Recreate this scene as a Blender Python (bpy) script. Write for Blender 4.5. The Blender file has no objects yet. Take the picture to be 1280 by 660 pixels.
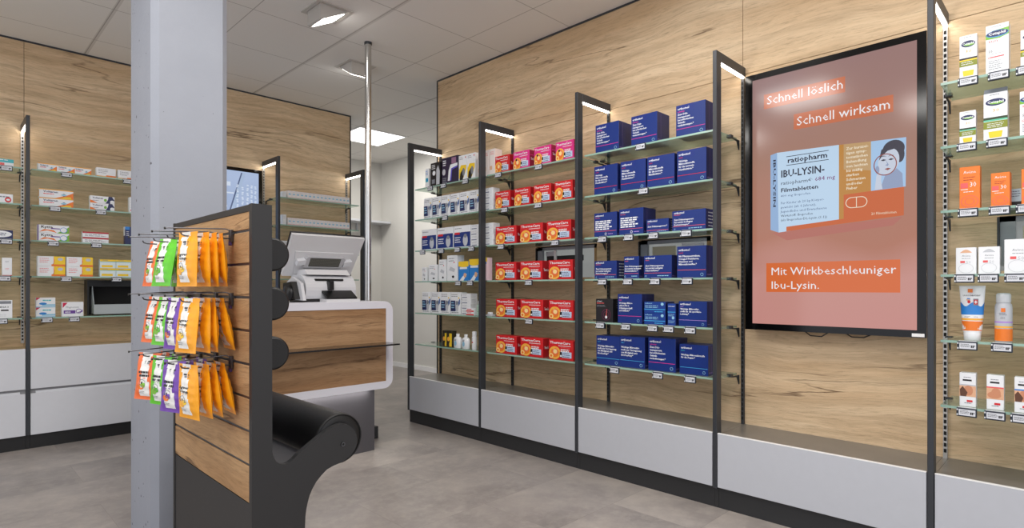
import bpy, math, random
from mathutils import Vector, Matrix
random.seed(7)
S=bpy.context.scene
COL=S.collection
PI=math.pi
# ------------------------------------------------------------------ materials
def lin(c):
    c=c/255.0
    return c/12.92 if c<=0.04045 else ((c+0.055)/1.055)**2.4
def rgb(r,g,b): return (lin(r),lin(g),lin(b),1.0)
MATS={}
def mat(name,col,rough=0.5,metal=0.0,spec=0.5,emit=0.0,bump=0.0,bscale=60.0,var=0.0,coat=0.0):
    if name in MATS: return MATS[name]
    m=bpy.data.materials.new(name); m.use_nodes=True
    nt=m.node_tree; b=nt.nodes['Principled BSDF']
    c=rgb(*col)
    b.inputs['Base Color'].default_value=c
    b.inputs['Roughness'].default_value=rough
    b.inputs['Metallic'].default_value=metal
    b.inputs['Specular IOR Level'].default_value=spec
    if coat: b.inputs['Coat Weight'].default_value=coat; b.inputs['Coat Roughness'].default_value=.15
    if emit:
        b.inputs['Emission Color'].default_value=c
        b.inputs['Emission Strength'].default_value=emit
        if emit<3: b.inputs['Base Color'].default_value=(0.01,0.01,0.01,1)
    if bump or var:
        tc=nt.nodes.new('ShaderNodeTexCoord'); n=nt.nodes.new('ShaderNodeTexNoise')
        n.inputs['Scale'].default_value=bscale; n.inputs['Detail'].default_value=4
        nt.links.new(tc.outputs['Object'],n.inputs['Vector'])
        if bump:
            bp=nt.nodes.new('ShaderNodeBump'); bp.inputs['Strength'].default_value=bump; bp.inputs['Distance'].default_value=.002
            nt.links.new(n.outputs['Fac'],bp.inputs['Height']); nt.links.new(bp.outputs['Normal'],b.inputs['Normal'])
        if var:
            r=nt.nodes.new('ShaderNodeValToRGB'); e=r.color_ramp.elements
            e[0].position=.3; e[1].position=.7
            e[0].color=tuple(x*(1-var) for x in c[:3])+(1,); e[1].color=tuple(min(1,x*(1+var)) for x in c[:3])+(1,)
            nt.links.new(n.outputs['Fac'],r.inputs['Fac']); nt.links.new(r.outputs['Color'],b.inputs['Base Color'])
    MATS[name]=m; return m
def N(nt,t,**k):
    n=nt.nodes.new(t)
    for a,v in k.items():
        if a in n.inputs: n.inputs[a].default_value=v
        else: setattr(n,a,v)
    return n
def math_n(nt,op,a,b=None,clamp=False):
    n=nt.nodes.new('ShaderNodeMath'); n.operation=op; n.use_clamp=clamp
    for i,x in enumerate((a,b)):
        if x is None: continue
        if isinstance(x,(int,float)): n.inputs[i].default_value=x
        else: nt.links.new(x,n.inputs[i])
    return n.outputs[0]
def mixc(nt,f,a,b):
    n=nt.nodes.new('ShaderNodeMix'); n.data_type='RGBA'
    if isinstance(f,(int,float)): n.inputs[0].default_value=f
    else: nt.links.new(f,n.inputs[0])
    for i,x in ((6,a),(7,b)):
        if isinstance(x,tuple): n.inputs[i].default_value=x
        else: nt.links.new(x,n.inputs[i])
    return n.outputs[2]
def wood(name,axis,light=(230,205,170),dark=(203,172,134),crack=(104,80,58)):
    """sawn oak decor, grain running along the given world axis, planks about 0.3 m high"""
    m=bpy.data.materials.new(name); m.use_nodes=True; nt=m.node_tree; L=nt.links
    b=nt.nodes['Principled BSDF']; b.inputs['Roughness'].default_value=.62; b.inputs['Specular IOR Level'].default_value=.3
    tc=N(nt,'ShaderNodeTexCoord'); sp=N(nt,'ShaderNodeSeparateXYZ'); L.new(tc.outputs['Object'],sp.inputs[0])
    g=sp.outputs[axis]; o=sp.outputs[1-axis]; z=sp.outputs[2]
    def vec(sg,sz,off=0.0,zin=None):
        c=N(nt,'ShaderNodeCombineXYZ')
        L.new(math_n(nt,'MULTIPLY',g,sg),c.inputs[0]); L.new(math_n(nt,'ADD',math_n(nt,'MULTIPLY',zin or z,sz),off),c.inputs[1])
        L.new(math_n(nt,'MULTIPLY',o,sz*.3),c.inputs[2]); return c.outputs[0]
    # slow wander of the grain
    w=N(nt,'ShaderNodeTexNoise',Scale=1.0,Detail=3.0); L.new(vec(.7,1.6),w.inputs['Vector'])
    zw=math_n(nt,'ADD',z,math_n(nt,'MULTIPLY',math_n(nt,'SUBTRACT',w.outputs['Fac'],.5),.30))
    big=N(nt,'ShaderNodeTexNoise',Scale=1.0,Detail=4.0,Roughness=.6); L.new(vec(.55,5.5,3.1,zw),big.inputs['Vector'])
    fine=N(nt,'ShaderNodeTexNoise',Scale=1.0,Detail=5.0,Roughness=.7); L.new(vec(14.0,150.0,0,zw),fine.inputs['Vector'])
    zc=math_n(nt,'ADD',z,math_n(nt,'MULTIPLY',math_n(nt,'SUBTRACT',w.outputs['Fac'],.5),.12))
    med=N(nt,'ShaderNodeTexNoise',Scale=1.0,Detail=4.0,Roughness=.65); L.new(vec(1.6,22.0,7,zw),med.inputs['Vector'])
    r=N(nt,'ShaderNodeValToRGB'); L.new(big.outputs['Fac'],r.inputs['Fac']); e=r.color_ramp.elements
    e[0].position=.33; e[0].color=rgb(*dark); e[1].position=.62; e[1].color=rgb(*light)
    c1=mixc(nt,math_n(nt,'MULTIPLY',math_n(nt,'SUBTRACT',med.outputs['Fac'],.44,),2.4,True),r.outputs['Color'],tuple(x*.70 for x in rgb(*dark)[:3])+(1,))
    c2=mixc(nt,math_n(nt,'MULTIPLY',math_n(nt,'SUBTRACT',fine.outputs['Fac'],.50),2.6,True),c1,tuple(x*.5 for x in rgb(*dark)[:3])+(1,))
    # long dark cracks: thin iso-lines of a stretched field, gated by a patchy mask
    cr=N(nt,'ShaderNodeTexNoise',Scale=1.0,Detail=7.0,Roughness=.5); L.new(vec(.38,4.6,11,zc),cr.inputs['Vector'])
    d=math_n(nt,'ABSOLUTE',math_n(nt,'SUBTRACT',cr.outputs['Fac'],.5))
    ga=N(nt,'ShaderNodeTexNoise',Scale=1.0,Detail=3.0); L.new(vec(.9,5.0,23),ga.inputs['Vector'])
    gm=math_n(nt,'MULTIPLY',math_n(nt,'SUBTRACT',ga.outputs['Fac'],.45),6.0,True)
    line=math_n(nt,'MULTIPLY',math_n(nt,'SUBTRACT',1.0,math_n(nt,'MULTIPLY',d,115.0),True),gm)
    c3=mixc(nt,math_n(nt,'MULTIPLY',line,.85),c2,rgb(*crack))
    # knots
    kn=N(nt,'ShaderNodeTexVoronoi',Scale=1.0); L.new(vec(1.5,3.2,5,zw),kn.inputs['Vector'])
    kf=math_n(nt,'SUBTRACT',1.0,math_n(nt,'MULTIPLY',kn.outputs['Distance'],16.0),True)
    c4=mixc(nt,math_n(nt,'MULTIPLY',kf,.5),c3,rgb(*crack))
    L.new(c4,b.inputs['Base Color'])
    bp=N(nt,'ShaderNodeBump',Strength=.6,Distance=.003); L.new(math_n(nt,'SUBTRACT',fine.outputs['Fac'],math_n(nt,'MULTIPLY',line,2.0)),bp.inputs['Height'])
    L.new(bp.outputs['Normal'],b.inputs['Normal'])
    MATS[name]=m; return m
W_R=wood('oak_right_wall',1); W_L=wood('oak_left_wall',0)
W_C=wood('oak_counter',0,(186,150,112),(158,120,84),(80,56,38)); W_D=wood('oak_slats',1,(190,154,112),(164,126,86),(70,50,36))
def floor_mat():
    m=bpy.data.materials.new('floor_tiles'); m.use_nodes=True; nt=m.node_tree; L=nt.links
    b=nt.nodes['Principled BSDF']; b.inputs['Roughness'].default_value=.34; b.inputs['Specular IOR Level'].default_value=.45
    tc=N(nt,'ShaderNodeTexCoord'); 
    mp=N(nt,'ShaderNodeMapping'); mp.inputs['Location'].default_value=(.31,.12,0); L.new(tc.outputs['Object'],mp.inputs[0])
    br=N(nt,'ShaderNodeTexBrick'); L.new(mp.outputs[0],br.inputs['Vector'])
    br.offset=.5; br.inputs['Scale'].default_value=1.0; br.inputs['Brick Width'].default_value=.92; br.inputs['Row Height'].default_value=.46
    br.inputs['Mortar Size'].default_value=.0012; br.inputs['Mortar Smooth'].default_value=.2
    br.inputs['Color1'].default_value=(0,0,0,1); br.inputs['Color2'].default_value=(1,1,1,1); br.inputs['Mortar'].default_value=(.3,.3,.3,1)
    n1=N(nt,'ShaderNodeTexNoise',Scale=2.2,Detail=8.0,Roughness=.65); n2=N(nt,'ShaderNodeTexNoise',Scale=16.0,Detail=6.0,Roughness=.7)
    # each tile gets its own piece of the pattern
    ad=N(nt,'ShaderNodeVectorMath'); ad.operation='MULTIPLY_ADD'; L.new(br.outputs['Color'],ad.inputs[0]); ad.inputs[1].default_value=(9,5,3); L.new(tc.outputs['Object'],ad.inputs[2])
    L.new(ad.outputs[0],n1.inputs['Vector']); L.new(ad.outputs[0],n2.inputs['Vector'])
    r=N(nt,'ShaderNodeValToRGB'); L.new(n1.outputs['Fac'],r.inputs['Fac']); e=r.color_ramp.elements
    e[0].position=.32; e[0].color=rgb(134,127,123); e[1].position=.68; e[1].color=rgb(176,167,159)
    x=e.new(.5); x.color=rgb(155,147,142)
    c=mixc(nt,math_n(nt,'MULTIPLY',math_n(nt,'SUBTRACT',n2.outputs['Fac'],.45),1.6,True),r.outputs['Color'],rgb(195,187,177))
    t=mixc(nt,math_n(nt,'MULTIPLY',br.outputs['Color'],.28),c,rgb(118,114,115))
    c=mixc(nt,math_n(nt,'MULTIPLY',br.outputs['Fac'],.45),t,rgb(100,94,90))
    L.new(c,b.inputs['Base Color'])
    bp=N(nt,'ShaderNodeBump',Strength=.12,Distance=.002); L.new(n2.outputs['Fac'],bp.inputs['Height']); L.new(bp.outputs['Normal'],b.inputs['Normal'])
    rr=math_n(nt,'ADD',math_n(nt,'MULTIPLY',n2.outputs['Fac'],.2),.26); L.new(rr,b.inputs['Roughness'])
    MATS['floor']=m; return m
def ceiling_mat():
    m=bpy.data.materials.new('ceiling_tiles'); m.use_nodes=True; nt=m.node_tree; L=nt.links
    b=nt.nodes['Principled BSDF']; b.inputs['Roughness'].default_value=.9
    tc=N(nt,'ShaderNodeTexCoord'); sp=N(nt,'ShaderNodeSeparateXYZ'); L.new(tc.outputs['Object'],sp.inputs[0])
    def grid(s,off,pitch,wd):
        f=math_n(nt,'FRACT',math_n(nt,'DIVIDE',math_n(nt,'SUBTRACT',s,off-pitch*20.5),pitch))
        d=math_n(nt,'ABSOLUTE',math_n(nt,'SUBTRACT',f,.5))
        return math_n(nt,'LESS_THAN',d,wd/pitch/2)
    gx=grid(sp.outputs[0],.834,.632,.006); gy=grid(sp.outputs[1],3.81,.64,.006)
    wide=grid(sp.outputs[0],.838,1.264,.028)
    g=math_n(nt,'MAXIMUM',gx,gy)
    n=N(nt,'ShaderNodeTexNoise',Scale=240.0,Detail=2.0); L.new(tc.outputs['Object'],n.inputs['Vector'])
    base=mixc(nt,math_n(nt,'MULTIPLY',n.outputs['Fac'],.2),rgb(236,233,228),rgb(218,215,210))
    c=mixc(nt,math_n(nt,'MULTIPLY',wide,.32),base,rgb(160,154,146))
    c=mixc(nt,math_n(nt,'MULTIPLY',g,.55),c,rgb(120,112,102))
    L.new(c,b.inputs['Base Color']); MATS['ceiling']=m; return m
def concrete_mat():
    m=bpy.data.materials.new('painted_concrete'); m.use_nodes=True; nt=m.node_tree; L=nt.links
    b=nt.nodes['Principled BSDF']; b.inputs['Roughness'].default_value=.7
    tc=N(nt,'ShaderNodeTexCoord')
    n=N(nt,'ShaderNodeTexNoise',Scale=6.0,Detail=6.0); L.new(tc.outputs['Object'],n.inputs['Vector'])
    v=N(nt,'ShaderNodeTexVoronoi',Scale=26.0); L.new(tc.outputs['Object'],v.inputs['Vector'])
    v.inputs['Randomness'].default_value=1.0
    sz=N(nt,'ShaderNodeTexNoise',Scale=3.5,Detail=2.0); L.new(tc.outputs['Object'],sz.inputs['Vector'])
    sepc=N(nt,'ShaderNodeSeparateColor'); L.new(v.outputs['Color'],sepc.inputs[0])
    thr=math_n(nt,'MULTIPLY',math_n(nt,'MULTIPLY',math_n(nt,'GREATER_THAN',sepc.outputs[0],.62),sepc.outputs[1]),.17)
    thr=math_n(nt,'MULTIPLY',thr,math_n(nt,'MULTIPLY',math_n(nt,'SUBTRACT',sz.outputs['Fac'],.34),8,True))
    hole=math_n(nt,'LESS_THAN',v.outputs['Distance'],thr)
    c=mixc(nt,n.outputs['Fac'],rgb(141,145,154),rgb(150,154,163))
    c=mixc(nt,math_n(nt,'MULTIPLY',hole,.9),c,rgb(70,68,72)); L.new(c,b.inputs['Base Color'])
    f=N(nt,'ShaderNodeTexNoise',Scale=45.0,Detail=5.0); L.new(tc.outputs['Object'],f.inputs['Vector'])
    bp=N(nt,'ShaderNodeBump',Strength=.3,Distance=.004)
    L.new(math_n(nt,'SUBTRACT',f.outputs['Fac'],hole),bp.inputs['Height']); L.new(bp.outputs['Normal'],b.inputs['Normal'])
    MATS['concrete']=m; return m
def glass_mat(name,tint,body,fr=.45,spec=.9):
    """thin sheet glass: partly clear, partly scattering (lightly frosted underside), mirror reflection by angle"""
    m=bpy.data.materials.new(name); m.use_nodes=True; nt=m.node_tree; L=nt.links
    for n in list(nt.nodes):
        if n.type=='BSDF_PRINCIPLED': nt.nodes.remove(n)
    out=[n for n in nt.nodes if n.type=='OUTPUT_MATERIAL'][0]
    tr=N(nt,'ShaderNodeBsdfTransparent'); tr.inputs[0].default_value=rgb(*tint)
    df=N(nt,'ShaderNodeBsdfDiffuse'); df.inputs[0].default_value=rgb(*body)
    tl=N(nt,'ShaderNodeBsdfTranslucent'); tl.inputs[0].default_value=rgb(*body)
    a=N(nt,'ShaderNodeMixShader'); a.inputs[0].default_value=.5; L.new(df.outputs[0],a.inputs[1]); L.new(tl.outputs[0],a.inputs[2])
    s=N(nt,'ShaderNodeMixShader'); s.inputs[0].default_value=fr; L.new(tr.outputs[0],s.inputs[1]); L.new(a.outputs[0],s.inputs[2])
    gl=N(nt,'ShaderNodeBsdfGlossy',Roughness=.04); gl.inputs[0].default_value=(1,1,1,1)
    f=N(nt,'ShaderNodeFresnel'); f.inputs[0].default_value=1.5
    e=N(nt,'ShaderNodeMixShader'); ge=N(nt,'ShaderNodeNewGeometry'); L.new(math_n(nt,'MULTIPLY',math_n(nt,'MULTIPLY',f.outputs[0],spec),math_n(nt,'SUBTRACT',1.0,ge.outputs['Backfacing'])),e.inputs[0]); L.new(s.outputs[0],e.inputs[1]); L.new(gl.outputs[0],e.inputs[2])
    L.new(e.outputs[0],out.inputs[0]); MATS[name]=m; return m
FLOOR=floor_mat(); CEIL=ceiling_mat(); CONC=concrete_mat()
GLASS=glass_mat('shelf_glass',(226,240,232),(206,222,208),.30)
GEDGE=mat('glass_edge',(150,184,168),.15)
LEDGE=glass_mat('smoked_glass',(60,58,60),(60,58,60),.6)
DARK=mat('anthracite_metal',(50,53,58),.42,.0,.5,bump=.05,bscale=400)
DARKP=mat('anthracite_panel',(37,37,38),.5,bump=.06,bscale=500)
BLACK=mat('black_plastic',(16,16,17),.38)
VBLACK=mat('deep_black',(5,5,5),.7)
WHITE=mat('white_laminate',(212,214,219),.38,var=.01,bscale=30)
PANEL=mat('light_grey_laminate',(190,193,200),.36,var=.01,bscale=30)
EDGEW=mat('white_edge',(250,250,250),.3)
WALLW=mat('white_plaster',(222,220,214),.85,bump=.1,bscale=200)
PLINTH=mat('plinth_black',(42,43,45),.5)
BENCH=mat('bench_top_grey',(118,114,109),.32,var=.06,bscale=9)
STEEL=mat('brushed_steel',(205,205,203),.22,1.0,bump=.05,bscale=300)
CHROME=mat('chrome_wire',(96,96,100),.3,1.0)
LED=mat('led_diffuser',(255,247,236),.4,emit=19.0)
LEDP=mat('panel_diffuser',(255,252,248),.4,emit=3.6)
RAILM=mat('rail_metal',(188,186,182),.35,.6)
SLOT=mat('rail_slot',(12,12,12),.8)
LEATHER=mat('black_leather',(9,9,10),.5,bump=.25,bscale=260)
ROLLEND=mat('black_leather_end',(13,13,14),.55,bump=.2,bscale=260)
# ------------------------------------------------------------------ mesh builder
class MB:
    def __init__(s): s.v=[];s.f=[];s.m=[];s.mats=[];s.sm=[]
    def mi(s,m):
        if m not in s.mats: s.mats.append(m)
        return s.mats.index(m)
    def add(s,vs,fs,m,M=None,smooth=False):
        k=len(s.v); i=s.mi(m)
        for p in vs:
            p=Vector(p)
            if M is not None: p=M@p
            s.v.append(p)
        for f in fs: s.f.append([k+a for a in f]); s.m.append(i); s.sm.append(smooth)
    def box(s,x0,y0,z0,x1,y1,z1,m,c=0.0,M=None):
        x0,x1=min(x0,x1),max(x0,x1);y0,y1=min(y0,y1),max(y0,y1);z0,z1=min(z0,z1),max(z0,z1)
        c=min(c,(x1-x0)*.45,(y1-y0)*.45,(z1-z0)*.45)
        if c<=0:
            vs=[(x,y,z) for x in (x0,x1) for y in (y0,y1) for z in (z0,z1)]
            fs=[(0,1,3,2),(4,6,7,5),(0,4,5,1),(2,3,7,6),(0,2,6,4),(1,5,7,3)]
            s.add(vs,fs,m,M); return
        X=(x0,x1);Y=(y0,y1);Z=(z0,z1);vs=[];idx={}
        for i in (0,1):
            for j in (0,1):
                for k in (0,1):
                    sx=c if i==0 else -c; sy=c if j==0 else -c; sz=c if k==0 else -c
                    for a in range(3):
                        p=[X[i]+sx,Y[j]+sy,Z[k]+sz]; p[a]=(X[i],Y[j],Z[k])[a]
                        idx[(i,j,k,a)]=len(vs); vs.append(tuple(p))
        fs=[]
        def q(l): fs.append(tuple(idx[t] for t in l))
        for a in range(3):
            b,d=[t for t in range(3) if t!=a]
            for e in (0,1):
                def key(p,r):
                    t=[0,0,0]; t[a]=e;t[b]=p;t[d]=r; return (t[0],t[1],t[2],a)
                l=[key(0,0),key(1,0),key(1,1),key(0,1)]
                if (e==0)!=(a==1): l=l[::-1]
                q(l)
        for a in range(3):          # edges parallel to axis a
            b,d=[t for t in range(3) if t!=a]
            for p in (0,1):
                for r in (0,1):
                    def kk(e,ax):
                        t=[0,0,0];t[a]=e;t[b]=p;t[d]=r; return (t[0],t[1],t[2],ax)
                    q([kk(0,b),kk(1,b),kk(1,d),kk(0,d)])
        for i in (0,1):
            for j in (0,1):
                for k in (0,1): q([(i,j,k,0),(i,j,k,1),(i,j,k,2)])
        s.add(vs,fs,m,M)
    def prism(s,poly,axis,a,b,m,M=None,smooth=False):
        """poly: 2D points in the two other axes (in x,y,z order); extruded along axis from a to b"""
        def P(p,t):
            q=list(p); q.insert(axis,t); return tuple(q)
        n=len(poly); vs=[P(p,a) for p in poly]+[P(p,b) for p in poly]
        fs=[tuple(range(n))[::-1],tuple(range(n,2*n))]
        s.add(vs,fs,m,M)
        s.add(vs,[(i,(i+1)%n,n+(i+1)%n,n+i) for i in range(n)],m,M,smooth)
    def ring(s,outer,inner,axis,a,b,m):
        def P(p,t):
            q=list(p); q.insert(axis,t); return tuple(q)
        n=len(outer); vs=[P(p,a) for p in outer]+[P(p,a) for p in inner]+[P(p,b) for p in outer]+[P(p,b) for p in inner]
        fs=[]
        for i in range(n):
            j=(i+1)%n
            fs+=[(i,j,n+j,n+i),(2*n+i,3*n+i,3*n+j,2*n+j),(i,2*n+i,2*n+j,j),(n+i,n+j,3*n+j,3*n+i)]
        s.add(vs,fs,m)
    def cyl(s,p0,p1,r,m,n=24,r1=None,caps=True,M=None):
        p0=Vector(p0);p1=Vector(p1);d=(p1-p0).normalized()
        u=d.orthogonal().normalized();w=d.cross(u); r1=r if r1 is None else r1
        vs=[p0+(u*math.cos(2*PI*i/n)+w*math.sin(2*PI*i/n))*r for i in range(n)]+[p1+(u*math.cos(2*PI*i/n)+w*math.sin(2*PI*i/n))*r1 for i in range(n)]
        s.add(vs,[(i,(i+1)%n,n+(i+1)%n,n+i) for i in range(n)],m,M,True)
        if caps: s.add(vs,[tuple(range(n))[::-1],tuple(range(n,2*n))],m,M)
    def lathe(s,c,prof,m,n=28,sx=1.0,sy=1.0,M=None,axis=2):
        vs=[]
        for r,z in prof:
            for i in range(n):
                a=2*PI*i/n; p=[r*math.cos(a)*sx,r*math.sin(a)*sy]; p.insert(axis,z)
                vs.append((c[0]+p[0],c[1]+p[1],c[2]+p[2]))
        k=len(prof)
        fs=[(j*n+i,j*n+(i+1)%n,(j+1)*n+(i+1)%n,(j+1)*n+i) for j in range(k-1) for i in range(n)]
        s.add(vs,fs,m,M,True); s.add(vs,[tuple(range(n))[::-1],tuple(range((k-1)*n,k*n))],m,M)
    def tube(s,pts,r,m,n=8,M=None):
        pts=[Vector(p) for p in pts]; vs=[];u=None
        for i,p in enumerate(pts):
            d=(pts[min(i+1,len(pts)-1)]-pts[max(i-1,0)]).normalized()
            if u is None: u=d.orthogonal().normalized()
            u=(u-d*u.dot(d)).normalized(); w=d.cross(u)
            for k in range(n):
                a=2*PI*k/n; vs.append(p+(u*math.cos(a)+w*math.sin(a))*r)
        L=len(pts)
        s.add(vs,[(j*n+i,j*n+(i+1)%n,(j+1)*n+(i+1)%n,(j+1)*n+i) for j in range(L-1) for i in range(n)],m,M,True)
        s.add(vs,[tuple(range(n))[::-1],tuple(range((L-1)*n,L*n))],m,M)
    def build(s,name,parent=None,loc=None,rot=None):
        me=bpy.data.meshes.new(name); me.from_pydata([tuple(v) for v in s.v],[],s.f)
        for m in s.mats: me.materials.append(m)
        me.polygons.foreach_set('material_index',s.m); me.polygons.foreach_set('use_smooth',s.sm)
        me.update()
        o=bpy.data.objects.new(name,me); COL.objects.link(o)
        if parent: o.parent=parent
        if loc: o.location=loc
        if rot is not None: o.rotation_euler=rot if isinstance(rot,tuple) else (0,0,rot)
        return o
def tag(o,label,cat,group=None):
    o['label']=label; o['category']=cat
    if group: o['group']=group
    return o
def thing(name,label,cat,loc=(0,0,0),rot=0.0,group=None):
    o=bpy.data.objects.new(name,None); COL.objects.link(o); o.location=loc; o.rotation_euler=(0,0,rot)
    o.empty_display_size=.05
    return tag(o,label,cat,group)
def struct(mb,name):
    o=mb.build(name); o['kind']='structure'; return o
def dup(o,loc,rot=None,label=None):
    c=o.copy(); COL.objects.link(c); c.location=loc
    if rot is not None: c.rotation_euler=rot if isinstance(rot,tuple) else (0,0,rot)
    if label: c['label']=label
    for ch in list(o.children):
        d=ch.copy(); COL.objects.link(d); d.parent=c
        for g in list(ch.children):
            e=g.copy(); COL.objects.link(e); e.parent=d
    return c
# ------------------------------------------------------------------ lettering
TC={}
def text_geo(t,bold):
    if (t,bold) in TC: return TC[(t,bold)]
    cu=bpy.data.curves.new('tmp','FONT'); cu.body=t; cu.resolution_u=1; cu.offset=.022 if bold else 0.0
    o=bpy.data.objects.new('tmp',cu); me=bpy.data.meshes.new_from_object(o)
    vs=[(v.co.x,v.co.y) for v in me.vertices]; fs=[tuple(p.vertices) for p in me.polygons]
    bpy.data.objects.remove(o); bpy.data.curves.remove(cu); bpy.data.meshes.remove(me)
    TC[(t,bold)]=(vs,fs,max((v[0] for v in vs),default=1)); return TC[(t,bold)]
def printing(mb,O,U,V,els,w,h,eps=.00025):
    """printed elements on a flat face: O corner, U and V unit directions; positions as fractions of w and h"""
    O=Vector(O);U=Vector(U);V=Vector(V);Nn=U.cross(V)
    for k,e in enumerate(els):
        off=Nn*eps*(1+k*.35); t=e[0]
        P=lambda u,v: O+U*(u*w)+V*(v*h)+off
        if t=='r':
            _,a,b,c,d,m=e; mb.add([P(a,b),P(c,b),P(c,d),P(a,d)],[(0,1,2,3)],m)
        elif t=='p':
            mb.add([P(*q) for q in e[1]],[tuple(range(len(e[1])))],e[2])
        elif t=='e':
            _,cu,cv,ru,rv,m=e[:6]; n=20
            mb.add([P(cu+ru*math.cos(2*PI*i/n),cv+rv*math.sin(2*PI*i/n)) for i in range(n)],[tuple(range(n))],m)
        elif t=='o':
            _,cu,cv,ru,rv,th,m=e; n=32; vs=[]
            for f in (1,1-th):
                vs+=[P(cu+ru*f*math.cos(2*PI*i/n),cv+rv*f*math.sin(2*PI*i/n)) for i in range(n)]
            mb.add(vs,[(i,(i+1)%n,n+(i+1)%n,n+i) for i in range(n)],m)
        elif t=='l':      # rows of fine print too small to read
            _,a,b,c,n,dv,th,m=e
            rr=random.Random(int(a*997+b*131+n))
            for i in range(n):
                x=a; end=c-(rr.random()*.25*(c-a))
                while x<end:
                    x2=min(end,x+(c-a)*(.12+.16*rr.random()))
                    v=b-i*dv; mb.add([P(x,v),P(x2,v),P(x2,v+th),P(x,v+th)],[(0,1,2,3)],m); x=x2+(c-a)*.035
        elif t=='t':
            _,s_,u,v,sz,m=e[:6]; bold=e[6] if len(e)>6 else False; fit=e[7] if len(e)>7 else None
            vs,fs,wd=text_geo(s_,bold); k2=sz*h/.73; sx=k2
            if fit: sx=fit*w/wd
            mb.add([O+off+U*(u*w+x*sx)+V*(v*h+y*k2) for x,y in vs],fs,m)
def carton(name,w,h,d,m,front=(),right=(),left=(),top=(),c=.0012,sidem=None,parent=None):
    """folding carton; local frame: front faces -Y, origin at the middle of the front bottom edge"""
    mb=MB(); mb.box(-w/2,0,0,w/2,d,h,m,c)
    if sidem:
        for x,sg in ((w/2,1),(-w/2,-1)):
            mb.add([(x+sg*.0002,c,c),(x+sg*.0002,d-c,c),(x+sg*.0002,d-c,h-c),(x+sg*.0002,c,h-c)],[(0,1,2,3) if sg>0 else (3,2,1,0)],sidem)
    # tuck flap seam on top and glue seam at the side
    seam=mat('carton_seam',(90,90,95),.8)
    printing(mb,(-w/2,0,h),(1,0,0),(0,1,0),[('r',.03,.05,.97,.05+.0012/d,seam)]+list(top),w,d)
    if front: printing(mb,(-w/2,0,0),(1,0,0),(0,0,1),front,w,h)
    if right: printing(mb,(w/2+.0002,0,0),(0,1,0),(0,0,1),right,d,h)
    if left: printing(mb,(-w/2-.0002,d,0),(0,-1,0),(0,0,1),left,d,h)
    return mb.build(name,parent)
# ------------------------------------------------------------------ the room
CZ=2.89; XF=2.76; XW=3.10; YF=5.11; YW=5.46
POST_Y=[3.936,3.065,2.190,1.313,.430]       # near edge of each upright on the right wall
POST_X=[.458,1.318,2.180,3.030]             # left edge of each upright on the left wall
ZR=[1.905,1.655,1.403,1.152,.895,.640]      # shelf tops, right wall
ZL=[1.920,1.672,1.428,1.180,.893]           # shelf tops, left wall
b=MB(); b.box(-3,-3,-.05,9,9,0,FLOOR); struct(b,'floor')
b=MB(); b.box(-3,-3,CZ,9,9,CZ+.05,CEIL); struct(b,'ceiling')
# right wall: oak panels with open joints, three recessed hatches behind the shelves
HATCH=[(2.30,2.84,1.19,1.385),(1.51,1.975,1.17,1.385),(-.22,.262,1.19,1.39)]
b=MB()
def panel_x(y0,y1,z0,z1): b.box(XW,y0+.0015,z0+.0015,XW+.018,y1-.0015,z1-.0015,W_R)
for y0,y1 in ((1.328,3.995),(-1.4,1.328)):
    panel_x(y0,y1,2.25,CZ-.006)
    hs=sorted(h for h in HATCH if h[0]<y1 and h[1]>y0)
    zl=1.17; 
    panel_x(y0,y1,.30,zl)
    panel_x(y0,y1,1.39,2.25) if False else b.box(XW,y0+.0015,1.392,XW+.018,y1-.0015,2.2485,W_R)
    y=y0+.0015
    for h in hs:
        if h[0]>y: b.box(XW,y,zl-.0015,XW+.018,h[0],1.392,W_R)
        y=h[1]
    b.box(XW,y,zl-.0015,XW+.018,y1-.0015,1.392,W_R)
struct(b,'wall_right')
b=MB(); b.box(XW+.12,-1.4,0,XW+.16,3.995,CZ,VBLACK)
b.box(XW+.018,-1.4,1.395,XW+.12,3.995,CZ,DARKP); b.box(XW+.018,-1.4,0,XW+.12,3.995,1.165,DARKP)
b.box(XW-.004,3.995,.0,XW+.16,4.007,CZ,DARK); b.box(XW-.006,-1.4,CZ-.012,XW,3.995,CZ,DARK)
struct(b,'trim_1')
# left wall
b=MB()
for x0,x1 in ((-2.0,.478),(.478,3.085)):
    b.box(x0+.0015,YW,.30,x1-.0015,YW+.018,CZ-.006,W_L)
struct(b,'wall_left')
b=MB(); b.box(-2,YW+.018,0,3.085,YW+.14,CZ,DARKP); b.box(3.085,YW-.004,0,3.097,YW+.14,CZ,DARK); b.box(-2,YW-.006,CZ-.012,3.085,YW,CZ,DARK)
struct(b,'trim_2')
b=MB(); b.box(4.61,1.5,0,4.70,7.36,CZ,WALLW); struct(b,'wall_back')
b=MB(); b.box(2.0,7.27,0,4.61,7.36,CZ,WALLW); struct(b,'wall_far')
b=MB(); b.box(4.598,1.5,0,4.61,7.27,.06,EDGEW); b.box(2.0,7.258,0,4.598,7.27,.06,EDGEW); struct(b,'baseboard_back')
b=MB(); b.box(3.22,7.0,2.0,4.60,7.268,2.03,WHITE,.003); b.box(3.3,7.245,1.9,3.32,7.268,2.0,WHITE); b.box(4.2,7.245,1.9,4.22,7.268,2.0,WHITE)
tag(b.build('wall_shelf'),'plain white shelf high on the white wall at the back of the shop','shelf')
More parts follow.
